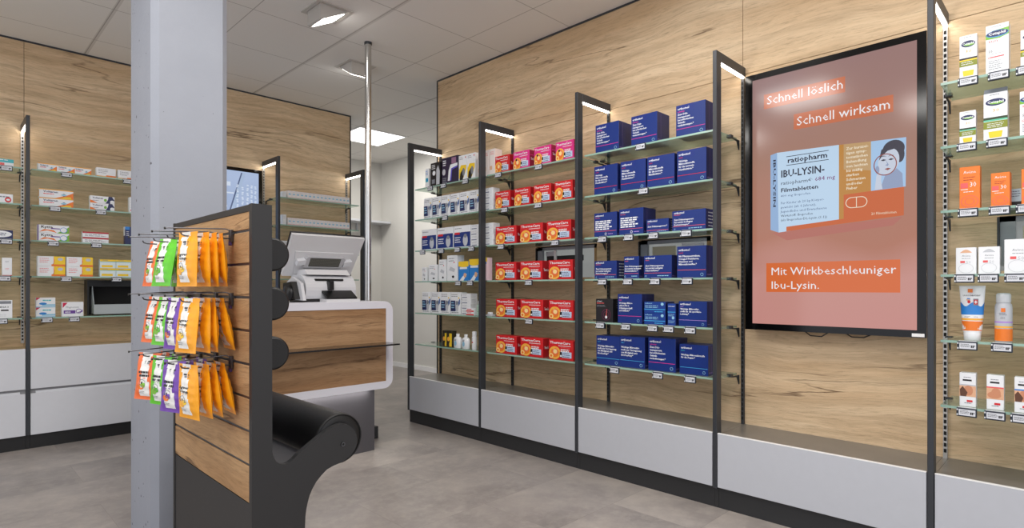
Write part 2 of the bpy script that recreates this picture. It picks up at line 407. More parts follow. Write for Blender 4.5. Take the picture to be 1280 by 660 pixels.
# hatches: grey lined recesses, the milky pane given a glow to brighten them
for i,(y0,y1,z0,z1) in enumerate(HATCH):
    fr=mat('hatch_frame',(150,154,160),.4); pn=mat('milky_glow_pane',(186,190,188),.15,emit=.45)
    b=MB(); b.box(XW+.012,y1-.05,z0,XW+.03,y1,z1,fr); b.box(XW+.012,y0,z0,XW+.03,y0+.03,z1,mat('hatch_wood',(160,128,84),.5)); b.box(XW+.012,y0,z1-.02,XW+.03,y1,z1,fr)
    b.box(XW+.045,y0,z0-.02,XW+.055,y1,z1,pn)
    b.box(XW+.018,y0-.01,z0-.02,XW+.11,y0,z1,fr); b.box(XW+.018,y1,z0-.02,XW+.11,y1+.01,z1,fr)
    b.box(XW-.001,y1,z0,XW+.02,y1+.008,z1,DARK)
    o=b.build('window_%d'%(i+1)); o['kind']='structure'
    p=MB()
    if i==0:
        p.box(XW+.03,y0+.14,1.285,XW+.044,y1-.07,1.325,BLACK,.004); p.box(XW+.02,y1-.17,1.26,XW+.03,y1-.15,1.37,EDGEW); p.box(XW+.035,y1-.14,1.325,XW+.044,y1-.06,1.358,WHITE,.002)
    else:
        p.box(XW+.036,y0+.06,1.335,XW+.044,y0+.20,1.362,EDGEW); p.box(XW+.036,y0+.24,1.22,XW+.044,y1-.07,1.350,mat('beige_card',(206,196,166),.6))
    p.build('pane_inlay',o)
# ------------------------------------------------------------------ column
x0,x1,y0,y1,c=.646,.947,2.741,3.122,.026
b=MB(); b.prism([(x0+c,y0),(x1-c,y0),(x1,y0+c),(x1,y1-c),(x1-c,y1),(x0+c,y1),(x0,y1-c),(x0,y0+c)],2,0,CZ,CONC)
tag(b.build('concrete_column'),'square pale grey painted concrete column with small air holes','column')
# ------------------------------------------------------------------ base cabinets, right wall
ORD=['first','second','third','fourth','fifth','sixth']
BAYS=['far end bay of device packs','red pack bay','blue box bay','poster screen bay','sunscreen bay at the right']
for i in range(5):
    ya=POST_Y[i]-.001; yb=(POST_Y[i+1]+.022 if i<4 else -.44)
    t=thing('base_cabinet','low cabinet with pale grey front and dark plinth, %s'%BAYS[i],'cabinet',(0,0,0),0,'low cabinets along the right wall')
    m=MB(); m.box(XF+.02,yb,.107,XW-.001,ya,.352,DARKP); m.build('body',t)
    m=MB(); m.box(XF,yb+.002,.107,XF+.018,ya-.002,.376,PANEL,.0015); m.box(XF-.0004,yb+.002,.3735,XF+.012,ya-.002,.3765,EDGEW); m.build('front_panel',t)
    m=MB(); m.box(XF+.018,yb,.352,XW-.001,ya,.366,BENCH); m.build('top_board',t)
    m=MB(); m.box(XF+.021,yb,0,XW-.001,ya,.107,PLINTH); m.build('plinth',t)
# ------------------------------------------------------------------ upright frames with arm, light strip and slotted rail
def frame_r(y,label,zlow=.1):
    t=thing('shelf_frame',label,'shelf frame',(XW,y,0),0,'upright frames of the right wall shelving')
    X=lambda a:a-XW
    m=MB(); m.box(X(XF-.002),0,zlow,X(XF+.05),.021,2.283,DARK,.0015); m.build('post',t)
    m=MB(); m.box(X(XF+.05),0,2.235,-.001,.021,2.283,DARK,.001); m.build('arm',t)
    m=MB(); m.box(X(XF+.05),0,.10,-.001,.021,.352,DARKP); m.box(X(XF+.05),0,.352,-.001,.021,.366,BENCH); m.box(X(XF+.021),0,0,-.001,.021,.10,PLINTH); m.build('infill',t)
    m=MB(); m.box(X(XF+.055),.0045,2.226,-.012,.0165,2.2355,LED); o=m.build('light_strip',t); o['label']='glowing white light strip'
    RM=RAILM if y<1 else DARK
    m=MB(); m.box(-.016,.003,.366,-.001,.018,2.225,RM)
    z=.39
    while z<2.2:
        m.box(-.0166,.0055,z,-.0155,.0155,z+.016,SLOT); z+=.025
    m.build('slotted_rail',t)
    return t
def frame_l(x,label):
    t=thing('shelf_frame',label,'shelf frame',(x,YW,0),0,'upright frames of the left wall shelving')
    Y=lambda a:a-YW
    m=MB(); m.box(0,Y(YF-.002),.095,.021,Y(YF+.05),2.272,DARK,.0015); m.build('post',t)
    m=MB(); m.box(0,Y(YF+.05),2.224,.021,-.001,2.272,DARK,.001); m.build('arm',t)
    m=MB(); m.box(0,Y(YF+.05),.095,.021,-.001,.676,W_L); m.box(0,Y(YF+.02),0,.021,-.001,.095,mat('plinth_deep',(26,26,27),.5)); m.build('infill',t)
    m=MB(); m.box(.0045,Y(YF+.055),2.215,.0165,-.012,2.2245,LED); o=m.build('light_strip',t); o['label']='glowing white light strip'
    m=MB(); m.box(.001,-.016,.70,.020,0,2.214,RAILM); z=.72
    while z<2.19:
        m.box(.006,-.0166,z,.015,-.0155,z+.014,SLOT); z+=.025
    m.build('slotted_rail',t)
    return t
FL=['dark upright shelf frame at the far end of the right wall','dark upright shelf frame between white device packs and red packs','dark upright shelf frame between red packs and blue boxes',
    'dark upright shelf frame between blue boxes and the large poster screen','dark upright shelf frame between the large poster screen and sunscreens']
for y,l in zip(POST_Y,FL): frame_r(y,l)
FLL=['dark upright shelf frame at the far left of the left wall',None,'dark upright shelf frame right of the pale blue screen behind the counter','dark upright shelf frame at the end of the left wall, beside the steel pole']
for x,l in zip(POST_X,FLL):
    if l: frame_l(x,l)
# ------------------------------------------------------------------ glass shelves
ROW=['top','second','third','fourth','fifth','bottom']
def shelf_r(y0,y1,z,label):
    t=thing('glass_shelf',label,'shelf',(XW,(y0+y1)/2,z),0,'glass shelves of the right wall')
    a=(y1-y0)/2
    m=MB(); m.box(2.81-XW,-a,-.010,-.03,a,0,GLASS); m.box(2.8085-XW,-a,-.0098,2.8102-XW,a,-.0002,GEDGE); m.build('glass_pane',t)
    for s in (-1,1):
        yy=s*(a+.012); y2=s*(a-.004)
        m=MB(); m.prism([(-.018,-.011),(-.12,-.011),(-.12,-.014),(-.045,-.020),(-.018,-.062)],1,s*(a+.004),s*(a+.010),DARK)
        m.box(-.125,s*(a-.014),-.0135,-.095,s*(a+.01),.003,DARK,.001); m.build('bracket',t)
    return t
def shelf_l(x0,x1,z,label):
    t=thing('glass_shelf',label,'shelf',((x0+x1)/2,YW,z),0,'glass shelves of the left wall')
    a=(x1-x0)/2
    m=MB(); m.box(-a,5.16-YW,-.010,a,-.03,0,GLASS); m.box(-a,5.1585-YW,-.0098,a,5.1602-YW,-.0002,GEDGE); m.build('glass_pane',t)
    for s in (-1,1):
        m=MB(); xa,xb=sorted((s*(a+.012),s*(a-.004)))
        m.prism([(-.018,-.011),(-.12,-.011),(-.12,-.014),(-.045,-.020),(-.018,-.062)],0,s*(a+.004),s*(a+.010),DARK)
        m.box(s*(a-.014),-.125,-.0135,s*(a+.01),-.095,.003,DARK,.001); m.build('bracket',t)
    return t
for bi in (0,1,2,4):
    ya=POST_Y[bi]-.014; yb=(POST_Y[bi+1] if bi<4 else -.45)+.035
    for r,z in enumerate(ZR): shelf_r(yb,ya,z,'pale green glass shelf, %s of six, %s'%(ROW[r],BAYS[bi]))
LB=[(-.40,.444,'left bay cut by the picture edge'),(.492,1.304,'left wall bay beside the column'),(2.214,3.016,'bay behind the counter')]
for x0,x1,nm in LB:
    for r,z in enumerate(ZL):
        if nm=='bay behind the counter' and r>3: continue
        shelf_l(x0,x1,z,'pale green glass shelf, %s one in the %s'%(ROW[r] if r<4 else 'lowest',nm))
# ------------------------------------------------------------------ drawer cabinets, left wall
def drawers(x0,x1,label):
    t=thing('drawer_cabinet',label,'cabinet',(x0,YW,0),0,'white drawer cabinets along the left wall')
    w=x1-x0; f=YF-YW
    m=MB(); m.box(0,f+.022,.095,w,-.001,.672,mat('cabinet_inner',(150,150,152),.5)); m.box(0,f+.004,.672,w,-.001,.676,W_L); m.build('body',t)
    for z0,z1 in ((.095,.378),(.409,.684)):
        m=MB(); m.box(.002,f,z0,w-.002,f+.02,z1,WHITE,.0015)
        if z0<.2: m.prism([(f,.378),(f+.02,.378),(f+.02,.392),(f+.012,.392)],0,.03,w-.03,WHITE)
        m.build('drawer_front',t)
    m=MB(); m.box(0,f+.02,0,w,-.001,.095,mat('plinth_deep',(26,26,27),.5)); m.build('plinth',t)
drawers(-.40,.457,'white drawer cabinet under the left wall shelving, cut by the left picture edge')
drawers(.480,1.317,'white two-drawer cabinet under the left wall shelving beside the column')
# ------------------------------------------------------------------ ceiling fittings
t=thing('ceiling_light_panel','square bright light panel in the ceiling at the back of the shop','ceiling light',(3.678,6.05,CZ))
m=MB(); m.ring([(-.313,-.313),(.313,-.313),(.313,.313),(-.313,.313)],[(-.298,-.298),(.298,-.298),(.298,.298),(-.298,.298)],2,-.008,0,EDGEW); m.build('frame',t)
m=MB(); m.box(-.298,-.298,-.005,.298,.298,-.001,LEDP); m.build('diffuser',t)
def spot(x,y,rot,label):
    t=thing('ceiling_spotlight',label,'ceiling light',(x,y,CZ),rot)
    g=mat('spot_housing',(196,192,186),.5)
    m=MB(); m.ring([(-.12,-.12),(.12,-.12),(.12,.12),(-.12,.12)],[(-.095,-.095),(.095,-.095),(.095,.095),(-.095,.095)],2,-.006,0,g)
    m.build('mounting_frame',t)
    m=MB(); m.prism([(-.09,0),(-.09,-.095),(-.075,-.10),(.085,-.012),(.09,0)],1,-.088,.088,g); m.build('housing',t)
    d=Vector((.16,0,.088)).normalized(); 
    m=MB(); a=Vector((-.066,0,-.0965)); c2=Vector((.080,0,-.0165)); nn=Vector((d.z,0,-d.x))*.0015
    m.add([a+nn+Vector((0,-.076,0)),c2+nn+Vector((0,-.076,0)),c2+nn+Vector((0,.076,0)),a+nn+Vector((0,.076,0))],[(0,1,2,3)],mat('spot_lens',(255,253,250),.3,emit=16)); m.build('lens',t)
spot(1.815,3.50,0,'wedge-shaped ceiling spotlight shining towards the right wall, nearer of the two')
spot(2.43,4.21,PI/2,'wedge-shaped ceiling spotlight half behind the steel pole, farther of the two')
# ------------------------------------------------------------------ steel pole
t=thing('steel_pole','brushed steel pole from floor to ceiling at the end of the counter','pole',(2.2555,3.731,0))
m=MB(); m.cyl((0,0,0),(0,0,CZ-.006),.0235,STEEL,32); m.build('tube',t)
m=MB(); m.cyl((0,0,CZ-.018),(0,0,CZ),.027,DARK,32); m.build('top_collar',t)
m=MB(); m.box(-.05,-.05,0,.055,.07,.088,PLINTH,.002); m.build('foot_box',t)
# ------------------------------------------------------------------ counter
def rrect(x0,z0,x1,z1,r,n=8):
    p=[]
    for cx,cz,a0 in ((x1-r,z1-r,0),(x0+r,z1-r,90),(x0+r,z0+r,180),(x1-r,z0+r,270)):
        for i in range(n+1):
            a=math.radians(a0+90*i/n); p.append((cx+r*math.cos(a),cz+r*math.sin(a)))
    return p
CX0,CX1,CY,CZ0,CZ1=.99,2.228,3.369,.421,1.008
t=thing('service_counter','white rounded counter with an oak front panel and smoked glass ledge','counter',(CX1,CY,0))
def T(p,dx=-CX1): return [(a+dx,z) for a,z in p]
CW=mat('counter_white',(224,224,232),.35)
m=MB(); m.ring(T(rrect(CX0,CZ0,CX1,CZ1,.065)),T(rrect(CX0+.052,CZ0+.048,CX1-.052,CZ1-.048,.004)),1,0,.60,CW); m.build('shell',t)
m=MB(); m.box(CX0+.052-CX1,.004,CZ0+.048,-.052,.022,CZ1-.048,W_C); o=m.build('front_panel',t); o['label']='oak front panel'
m=MB(); m.box(1.0-CX1,-.150,.722,-.045,.004,.732,LEDGE); m.box(1.0-CX1,-.1515,.7222,-.045,-.150,.7318,BLACK); o=m.build('ledge',t); o['label']='smoked glass ledge'
m=MB(); m.box(1.08-CX1,.064,0,2.124-CX1,.55,CZ0,mat('counter_base',(82,80,84),.28)); m.build('base',t)
m=MB(); m.box(CX0+.052-CX1,.30,CZ0+.048,-.052,.32,CZ1-.048,CW); m.build('inner_back',t)
# ------------------------------------------------------------------ till on the counter
t=thing('till_terminal','white point-of-sale terminal on the counter, its screen leaning back towards the staff','till',(1.83,3.50,CZ1))
tg=mat('till_white',(214,214,216),.35); tgl=mat('till_pale',(208,209,213),.3); tgr=mat('till_grey',(176,176,180),.4)
# screen housing: back seen from below; local axes from the four corners
TLc=Vector((-.245,0,.422)); TRc=Vector((.262,0,.422)); BLc=Vector((-.245,.185,.168)); BRc=Vector((.262,.185,.168))
ux=(TRc-TLc).normalized(); uv=(BLc-TLc); hh=uv.length; uv.normalize(); un=ux.cross(uv)   # outward (towards camera, down)
if un.y>0: un=-un
MT=Matrix((( ux.x,uv.x,un.x,TLc.x),(ux.y,uv.y,un.y,TLc.y),(ux.z,uv.z,un.z,TLc.z),(0,0,0,1)))
W_=.507
sc=MB(); sc.prism([(0,0),(W_,0),(W_-.012,hh),(.012,hh)],2,-.022,0,tg,M=MT)
sc.prism([(.05,.12),(W_-.05,.12),(W_-.08,hh-.02),(.08,hh-.02)],2,0,.006,tg,M=MT)
sc.build('screen_back',t)
sc=MB(); sc.prism([(-.006,-.006),(W_+.006,-.006),(W_-.004,hh+.006),(.004,hh+.006)],2,-.032,-.022,BLACK,M=MT); o=sc.build('screen_bezel',t); o['label']='black glass screen front'
sc=MB(); sc.prism([(.135,.145),(.385,.145),(.40,.155),(.385,.225),(.12,.225),(.12,.16)],2,.006,.030,tgr,M=MT); sc.build('mount_housing',t)
sc=MB(); sc.box(.150,.150,.030,.365,.215,.0312,mat('vent_dark',(70,70,66),.7),M=MT)
for i in range(24): 
    for j in range(7): sc.box(.154+i*.0087,.1535+j*.0086,.0312,.158+i*.0087,.1575+j*.0086,.0322,mat('vent_mesh',(116,114,104),.6),M=MT)
sc.build('vent_grille',t)
for s in (0,1):
    sc=MB(); xx=.07 if s==0 else .395
    sc.prism([(xx,.175),(xx+.055,.165),(xx+.055,.20),(xx,.215)],2,.004,.034,tgl,M=MT); sc.build('hinge_arm',t)
# the printer-like base with its slot
sc=MB(); pr=[]
for i in range(9): 
    a=PI*.5+ (PI*.5)*i/8; pr.append((-.015+.10+.10*math.cos(a),.045+.10*math.sin(a)+.03))
pr=[(.20,.175)]+pr+[(-.01,.04),(.0,.012),(.20,.012)]
sc.prism([(y,z) for y,z in pr],0,-.165,.185,tgl,smooth=False); sc.prism([(.02,.175),(.20,.175),(.20,.21),(.06,.21)],0,-.14,.16,tg); o=sc.build('base_housing',t)
sl=MB(); sl.box(-.095,.012,.136,.10,.03,.149,VBLACK,M=Matrix.Translation((0,-.012,.0))); sl.build('paper_slot',t)
sl=MB(); sl.prism([(-.06,.012),(.17,.012),(.17,.13),(.10,.16),(-.02,.12)],0,-.205,-.185,tgl); sl.prism([(-.02,.02),(.15,.02),(.15,.12),(.03,.13)],0,-.24,-.205,BLACK); sl.build('side_bracket',t)
sl=MB(); sl.lathe((-.235,.06,.06),[(.0,-.03),(.045,-.028),(.05,0),(.045,.028),(0,.03)],BLACK,axis=0); sl.build('cable_drum',t)
sl=MB(); sl.prism([(-.09,.016),(-.09,.028),(.03,.100),(.035,.088)],0,-.060,.150,BLACK); sl.prism([(-.10,.0),(-.10,.018),(.02,.020),(.02,0)],0,-.07,.165,tg); sl.box(-.02,-.045,.075,.012,-.0,.135,BLACK,.004); sl.build('card_reader_cradle',t)
sl=MB(); sl.box(-.20,-.01,0,-.05,.15,.02,BLACK,.004); sl.build('foot',t)
# ------------------------------------------------------------------ goods
def M_(n,c,**k): return mat('print_'+n,c,k.get('rough',.38),var=0)
PW=M_('white',(238,240,243)); PBL=M_('blue',(15,46,122)); PNV=M_('navy',(24,36,88)); PMG=M_('magenta',(226,60,150)); PRD=M_('red',(212,26,34))
PSAL=M_('salmon',(232,96,96)); PCY=M_('cyan',(70,170,224)); PLI=M_('lilac',(176,140,214)); PBK=M_('black',(26,24,28)); PG=M_('grey',(128,132,140)); PLG=M_('pale_grey',(196,199,205))
POR=M_('orange',(238,124,38)); PYE=M_('yellow',(246,206,40)); PSK=M_('skin',(226,176,140)); PGR=M_('green',(120,180,50)); PTE=M_('teal',(60,180,190)); POL=M_('olive',(132,140,30)); PPK=M_('pink',(226,44,138)); PDR=M_('deep_red',(168,18,28))
PLB=M_('light_blue',(150,200,226)); PPU=M_('purple',(104,62,150)); PGD=M_('amber',(246,180,70)); PDG=M_('dark_grey',(70,72,78)); PCB=M_('clear_blue',(40,130,210))
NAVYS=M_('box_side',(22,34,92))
XR=2.83
def posw(i,n):
    if n==1: return 'the only one'
    if n==2: return ('left one','right one')[i]
    return ('leftmost','second from left','third from left','fourth from left','fifth from left','sixth from left')[i] if i<n-1 else 'rightmost'
ROWN=['top shelf','second shelf','third shelf','fourth shelf','fifth shelf','bottom shelf']
RW=-PI/2
def put(o,wall,c,z,label,cat,group,dz=0,fr=None,rot=0):
    if wall=='R': o.location=(fr or XR,c,z+dz); o.rotation_euler=(0,0,RW+rot)
    else: o.location=(c,fr or 5.18,z+dz); o.rotation_euler=(0,0,rot)
    return tag(o,label,cat,group)
# --- blue supplement boxes
def blue_els(sub,subm,body,stripe,w,h,fs=.066,y0=.66,sy=.24,icon='r'):
    e=[('r',.06,.80,.62,.99,M_('blue_flap',(19,44,124)))] if h>.15 else []
    k=.155/h if h<.155 else 1
    e+=[('t','orthomol',.055,.85 if h>.1 else .80,.074*k,PW,True)]
    e+=[('t',sub,.06,.775 if h>.1 else .67,.040*k,subm,True)]
    dy=.086*k
    if not body: e.append(('l',.06,y0,.80,5,.082,.048,PW))
    for i,l in enumerate(body): e.append(('t',l,.06,y0-i*dy,fs*k*.9,PW,True))
    e.append(('r',.02,sy,.985,sy+.014*k,stripe))
    if icon=='r': e.append(('o',.86,.10,.05*h/w,.05,.22,PLB))
    if icon=='l': e+= [('o',.52,.11,.05*h/w,.05,.3,PW),('l',.62,.09,.9,1,.1,.03,PLI)]
    if icon=='c': e+= [('l',.5,.09,.9,1,.1,.035,PLB),('o',.08,.10,.04*h/w,.04,.3,PLB)]
    return e
ART=("arthroplus",PMG,["Zum Diät-","management","bei arthritischen","Gelenk-","veränderungen.*"],PMG)
COR=("cardio",PRD,["Wichtige","Mikronährstoffe","für die normale","Herzfunktion.*"],PRD)
BAS=("basic plus",PSAL,[],PSAL)
NUT=("immun pro",PSAL,["Zum Diätmanagement","bei nutritiv bedingten","Darmstörungen.*"],PSAL)
IMM=("immun",PSAL,["Zum Diätmanagement","bei nutritiv bedingten","Immundefiziten.*"],PSAL)
MEN=("mental",PRD,["Mit Pflanzenextrakten,","Omega-3-Fettsäuren,","Vitaminen und","Mikronährstoffen.*"],PSAL)
NAT=("natal",PMG,["Wichtige Mikro-","nährstoffe in","Schwangerschaft","und Stillzeit.*"],PMG)
SPO=("sport",PLI,["Wichtige Mikronähr-","stoffe für die sportliche","Leistung.*"],PLI)
VIT=("vital f",PCY,["Wichtige Mikronähr-","stoffe zur Verringerung","von Müdigkeit und","Erschöpfung.*"],PCY)
VIS=("vision",PTE,["Wichtige Mikronährstoffe","für die Augen.*"],PCY)
def blue_box(w,h,spec,d=.13,**k):
    els=blue_els(spec[0],spec[1],spec[2],spec[3],w,h,**k)
    right=[('r',.30,.04,.305,.96,PLI),('t','orthomol',.05,.08,.05,PLI)] if h>.12 else [('l',.2,.8,.9,5,.16,.05,PLG)]
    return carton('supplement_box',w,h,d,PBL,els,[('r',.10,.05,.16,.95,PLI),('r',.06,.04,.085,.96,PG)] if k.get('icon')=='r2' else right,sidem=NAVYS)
G='blue supplement boxes on the right wall shelves'
rows=[
 (0,[(2.026,.168,.170,ART,'with magenta stripe'),(1.774,.168,.170,ART,'with magenta stripe'),(1.491,.168,.170,ART,'with magenta stripe')]),
 (1,[(2.036,.168,.172,COR,'with red stripe'),(1.847,.168,.172,COR,'with red stripe'),(1.669,.168,.172,COR,'with red stripe'),(1.486,.168,.175,COR,'with red stripe')]),
 (2,[(2.038,.163,.143,BAS,'with salmon stripe'),(1.859,.163,.150,BAS,'with salmon stripe'),(1.689,.138,.076,("pro",PSAL,["Zum Diätmanagement.*"],PSAL),'low and flat with salmon stripe'),(1.502,.194,.108,NUT,'wide with salmon stripe')]),
 (3,[(2.041,.160,.107,NUT,'low with salmon stripe'),(1.860,.100,.127,IMM,'narrow with salmon stripe'),(1.691,.172,.126,IMM,'with salmon stripe'),(1.489,.167,.168,MEN,'tall with salmon stripe')]),
 (4,[(1.872,.163,.168,NAT,'with magenta stripe'),(1.482,.160,.132,SPO,'with lilac stripe')]),
 (5,[(2.028,.167,.172,VIT,'with cyan stripe'),(1.860,.167,.178,VIT,'with cyan stripe'),(1.669,.169,.182,ART,'with magenta stripe'),(1.480,.162,.158,VIS,'with cyan stripe')])]
cache={}
for r,items in rows:
    for i,(c,w,h,sp,desc) in enumerate(items):
        key=(w,h,sp[0])
        lab='blue supplement box %s, %s on the %s of the blue box bay'%(desc,posw(i,len(items)),ROWN[r].replace(' shelf',' row'))
        if len(lab.split())>16: lab='blue supplement box %s, %s on the %s'%(desc,posw(i,len(items)),ROWN[r])
        if key in cache: o=dup(cache[key],(0,0,0))
        else:
            kw={}
            if sp in (VIT,VIS): kw['y0']=.62; kw['sy']=.22
            if sp is ART: kw['y0']=.68
            if h<.08: kw=dict(y0=.42,sy=.18,icon='c')
            elif h<.13: kw=dict(y0=.52,sy=.22,icon='c')
            elif sp is BAS: kw=dict(y0=.62,sy=.22,icon='l',fs=.046)
            o=blue_box(w,h,sp,**kw); cache[key]=o
        put(o,'R',c,ZR[r],lab,'box',G,fr=2.83+(.0 if r<3 else .012 if r==5 else .005),rot=random.uniform(-.015,.015))
o=carton('supplement_box',.120,.138,.10,PBK,[('t','orthomol',.06,.88,.05,PW,True),('l',.06,.80,.5,1,.04,.03,PSAL),('l',.06,.72,.6,2,.05,.015,PG),('o',.62,.32,.26,.24,.06,M_('dark_magenta',(120,30,80))),('o',.62,.32,.16,.15,.1,M_('dark_magenta',(120,30,80))),
   ('e',.62,.22,.06,.07,PW),('p',[(.60,.25),(.64,.25),(.67,.55),(.655,.56)],PSAL)],[('l',.4,.9,.8,4,.1,.03,PG)])
put(o,'R',2.046,ZR[4],'black supplement box with a pink hair root emblem, left end of the fifth shelf','box',G,rot=.02)
cy=[('r',0,.30,1,.36,PCY),('e',.86,.80,.07,.13,PLB),('t','orthomol',.05,.80,.13,PLB,True),('l',.05,.62,.75,2,.14,.05,PLB),('l',.5,.10,.9,1,.1,.07,PCY)]
o=carton('supplement_box',.132,.063,.10,M_('blue2',(22,60,140)),cy,sidem=NAVYS); put(o,'R',1.706,ZR[4],'small flat blue box with cyan band, lower of a pair on the fifth shelf','box',G)
p=dup(o,(XR,1.706,ZR[4]+.0635),RW,'small flat blue box with cyan band, upper of a pair on the fifth shelf')
o=carton('supplement_box',.046,.118,.10,M_('blue2',(22,60,140)),[('t','orthomol',.08,.86,.05,PW,True,.8),('r',0,.60,1,.63,PCY),('e',.7,.35,.16,.07,PLB),('l',.1,.5,.9,2,.07,.02,PLB),('l',.1,.2,.9,2,.07,.02,PLB)],sidem=NAVYS)
put(o,'R',1.602,ZR[4],'narrow upright blue box with cyan print on the fifth shelf','box',G,rot=.05)
# --- heat wrap packs
def heat(w,h,base,side,d=.075):
    e=[('r',0,0,.62,.60,M_('glow_'+('p' if base is PPK else 'r'),(240,120,60) if base is PRD else (240,150,110))) if False else ('e',.25,.34,.24,.33,PGD),
       ('e',.25,.34,.17,.24,POR),('e',.27,.40,.11,.15,M_('pale_amber',(252,222,150))),('e',.10,.17,.09,.12,M_('pale_amber',(252,222,150))),('e',.10,.17,.05,.07,POR),('o',.27,.40,.11,.15,.25,PSAL),
       ('e',.20,.55,.05,.06,PBK if base is PPK else PGD),
       ('t','ThermaCare',.05,.80,.13,PW,True,.84),('r',.40,.70,.90,.725,PW),
       ('l',.50,.50,.92,2,.08,.05,PW),('l',.50,.62,.92,1,.1,.03,PSAL),
       ('r',.50,.12,.93,.42,M_('label_blue',(196,214,238))),('r',.46,.12,.55,.40,PBK),('e',.505,.20,.035,.05,PW),('l',.58,.34,.9,3,.09,.03,PNV)]
    return carton('heat_wrap_pack',w,h,d,base,e,[('t','ThermaCare',.2,.45,.14,PW,True,.6),('r',.1,.7,.9,.74,base if base is not PRD else PDR)],sidem=side)
HG='heat wrap packs on the right wall shelves'
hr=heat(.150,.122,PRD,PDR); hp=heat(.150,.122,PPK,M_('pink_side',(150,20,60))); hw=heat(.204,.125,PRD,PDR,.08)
pools={'r':hr,'p':hp,'w':hw}; used=set()
data=[(0,[('r',2.919),('p',2.732),('p',2.538),('p',2.351)]),(1,[('r',2.913),('r',2.724),('r',2.542),('r',2.360)]),
 (2,[('w',2.882),('w',2.640),('w',2.400)])]+[(r,[('w',2.883),('w',2.641),('w',2.385)]) for r in (3,4,5)]
for r,it in data:
    for i,(k,c) in enumerate(it):
        lab='%s heat wrap pack, %s on the %s'%({'r':'small red','p':'bright pink','w':'wide red'}[k],posw(i,len(it)),ROWN[r])
        if k in used: o=dup(pools[k],(0,0,0))
        else: o=pools[k]; used.add(k)
        put(o,'R',c,ZR[r],lab,'box',HG,fr=2.83+.004*(r>3),rot=random.uniform(-.02,.02))
# --- device packs of the far bay
DG='device packs in the far bay'
def dev(w,h,kind,d=.07):
    if kind=='A':   # white with navy swoosh and a pale handheld device
        e=[('r',0,.14,.50,.62,PNV),('p',[(.5,.30),(.95,.72),(1,.66),(1,.50),(.5,.14)],M_('steelblue',(86,110,160))),('e',.66,.36,.16,.24,PLG),('e',.66,.52,.12,.10,PG),('l',.08,.88,.8,2,.08,.025,PG),('e',.86,.74,.06,.04,PYE),('l',.06,.50,.42,3,.11,.05,PLB),('l',.1,.07,.9,1,.1,.03,PG)]
    elif kind=='B': # blue box with white top swoosh
        e=[('r',0,.04,1,.70,PBL),('p',[(0,.62),(.45,.70),(1,.95),(1,1),(0,1)],PW),('r',.03,.60,.36,.70,PRD),('e',.70,.32,.15,.26,PLG),('e',.70,.52,.10,.09,PG),('t','',0,0,.1,PW),('l',.06,.44,.45,3,.1,.04,PW),('l',.06,.86,.5,1,.1,.03,PG)]
        e=[x for x in e if not(x[0]=='t')]
    elif kind=='S': # plain white carton with fine print
        e=[('l',.08,.86,.7,3,.12,.03,PG),('r',.06,.16,.62,.32,M_('slate',(110,116,140))),('l',.1,.5,.9,1,.1,.03,PLG)]
    return e
def devbox(w,h,k,d=.07,base=None): return carton('device_pack',w,h,d,base or PW,dev(w,h,k),[('l',.15,.85,.85,4,.18,.03,PG)])
# top row
o=carton('care_product_box',.045,.155,.05,PW,[('r',.1,.30,.9,.50,PTE),('l',.15,.85,.85,3,.09,.03,PCB),('e',.6,.4,.2,.06,PCB)]); put(o,'R',3.790,ZR[0],'slim white box with turquoise emblem, left end of the far bay top shelf','box',DG)
o=carton('device_pack',.120,.188,.09,PBK,[('e',.36,.56,.16,.10,PW),('p',[(.60,.06),(.95,.06),(.98,.60),(.80,.86),(.62,.70)],PLG),('l',.12,.88,.5,3,.07,.03,PW),('r',.14,.12,.45,.30,PG)]); put(o,'R',3.680,ZR[0],'black pack picturing a silver thermometer on the far bay top shelf','box',DG)
o=carton('device_pack',.195,.205,.10,M_('aubergine',(38,28,62)),[('p',[(.38,.10),(.52,.10),(.60,.55),(.98,.62),(.98,.72),(.55,.70),(.44,.50)],PW),('p',[(.52,.10),(.60,.10),(.66,.50),(.98,.56),(.98,.62),(.60,.55)],M_('violet',(90,80,190))),('e',.14,.46,.10,.12,PLG),('l',.08,.86,.3,3,.08,.04,PW),('r',.62,.72,.9,.95,M_('mauve',(150,110,140))),('l',.06,.2,.3,3,.07,.04,PG)]); put(o,'R',3.500,ZR[0],'large dark purple pack picturing a curved white device, far bay top shelf','box',DG)
for i,c in enumerate((3.345,3.248)):
    if i==0: o=a=carton('device_pack',.092,.192,.07,PW,[('p',[(.05,.10),(.60,.10),(.95,.45),(.95,.60),(.3,.62),(.05,.45)],PYE),('p',[(.1,.02),(.5,.02),(.8,.40),(.6,.5),(.2,.3)],PBK),('e',.62,.34,.16,.16,PG),('l',.1,.9,.6,2,.06,.02,PG),('e',.86,.9,.06,.03,PRD)])
    else: o=dup(a,(0,0,0))
    put(o,'R',c,ZR[0],'white pack with yellow and black picture, %s of two on the far bay top shelf'%('left','right')[i],'box',DG)
for i,c in enumerate((3.145,3.085,3.020)):
    if i==0: o=a=carton('care_product_box',.058,.185,.07,M_('rosy_white',(238,226,220)),[('l',.12,.88,.85,3,.05,.015,PSAL),('r',.1,.2,.5,.35,PSK)])
    else: o=dup(a,(0,0,0))
    put(o,'R',c,ZR[0],'tall plain whitish box near the second upright, %s of three, top shelf'%('left','middle','right')[i],'box',DG)
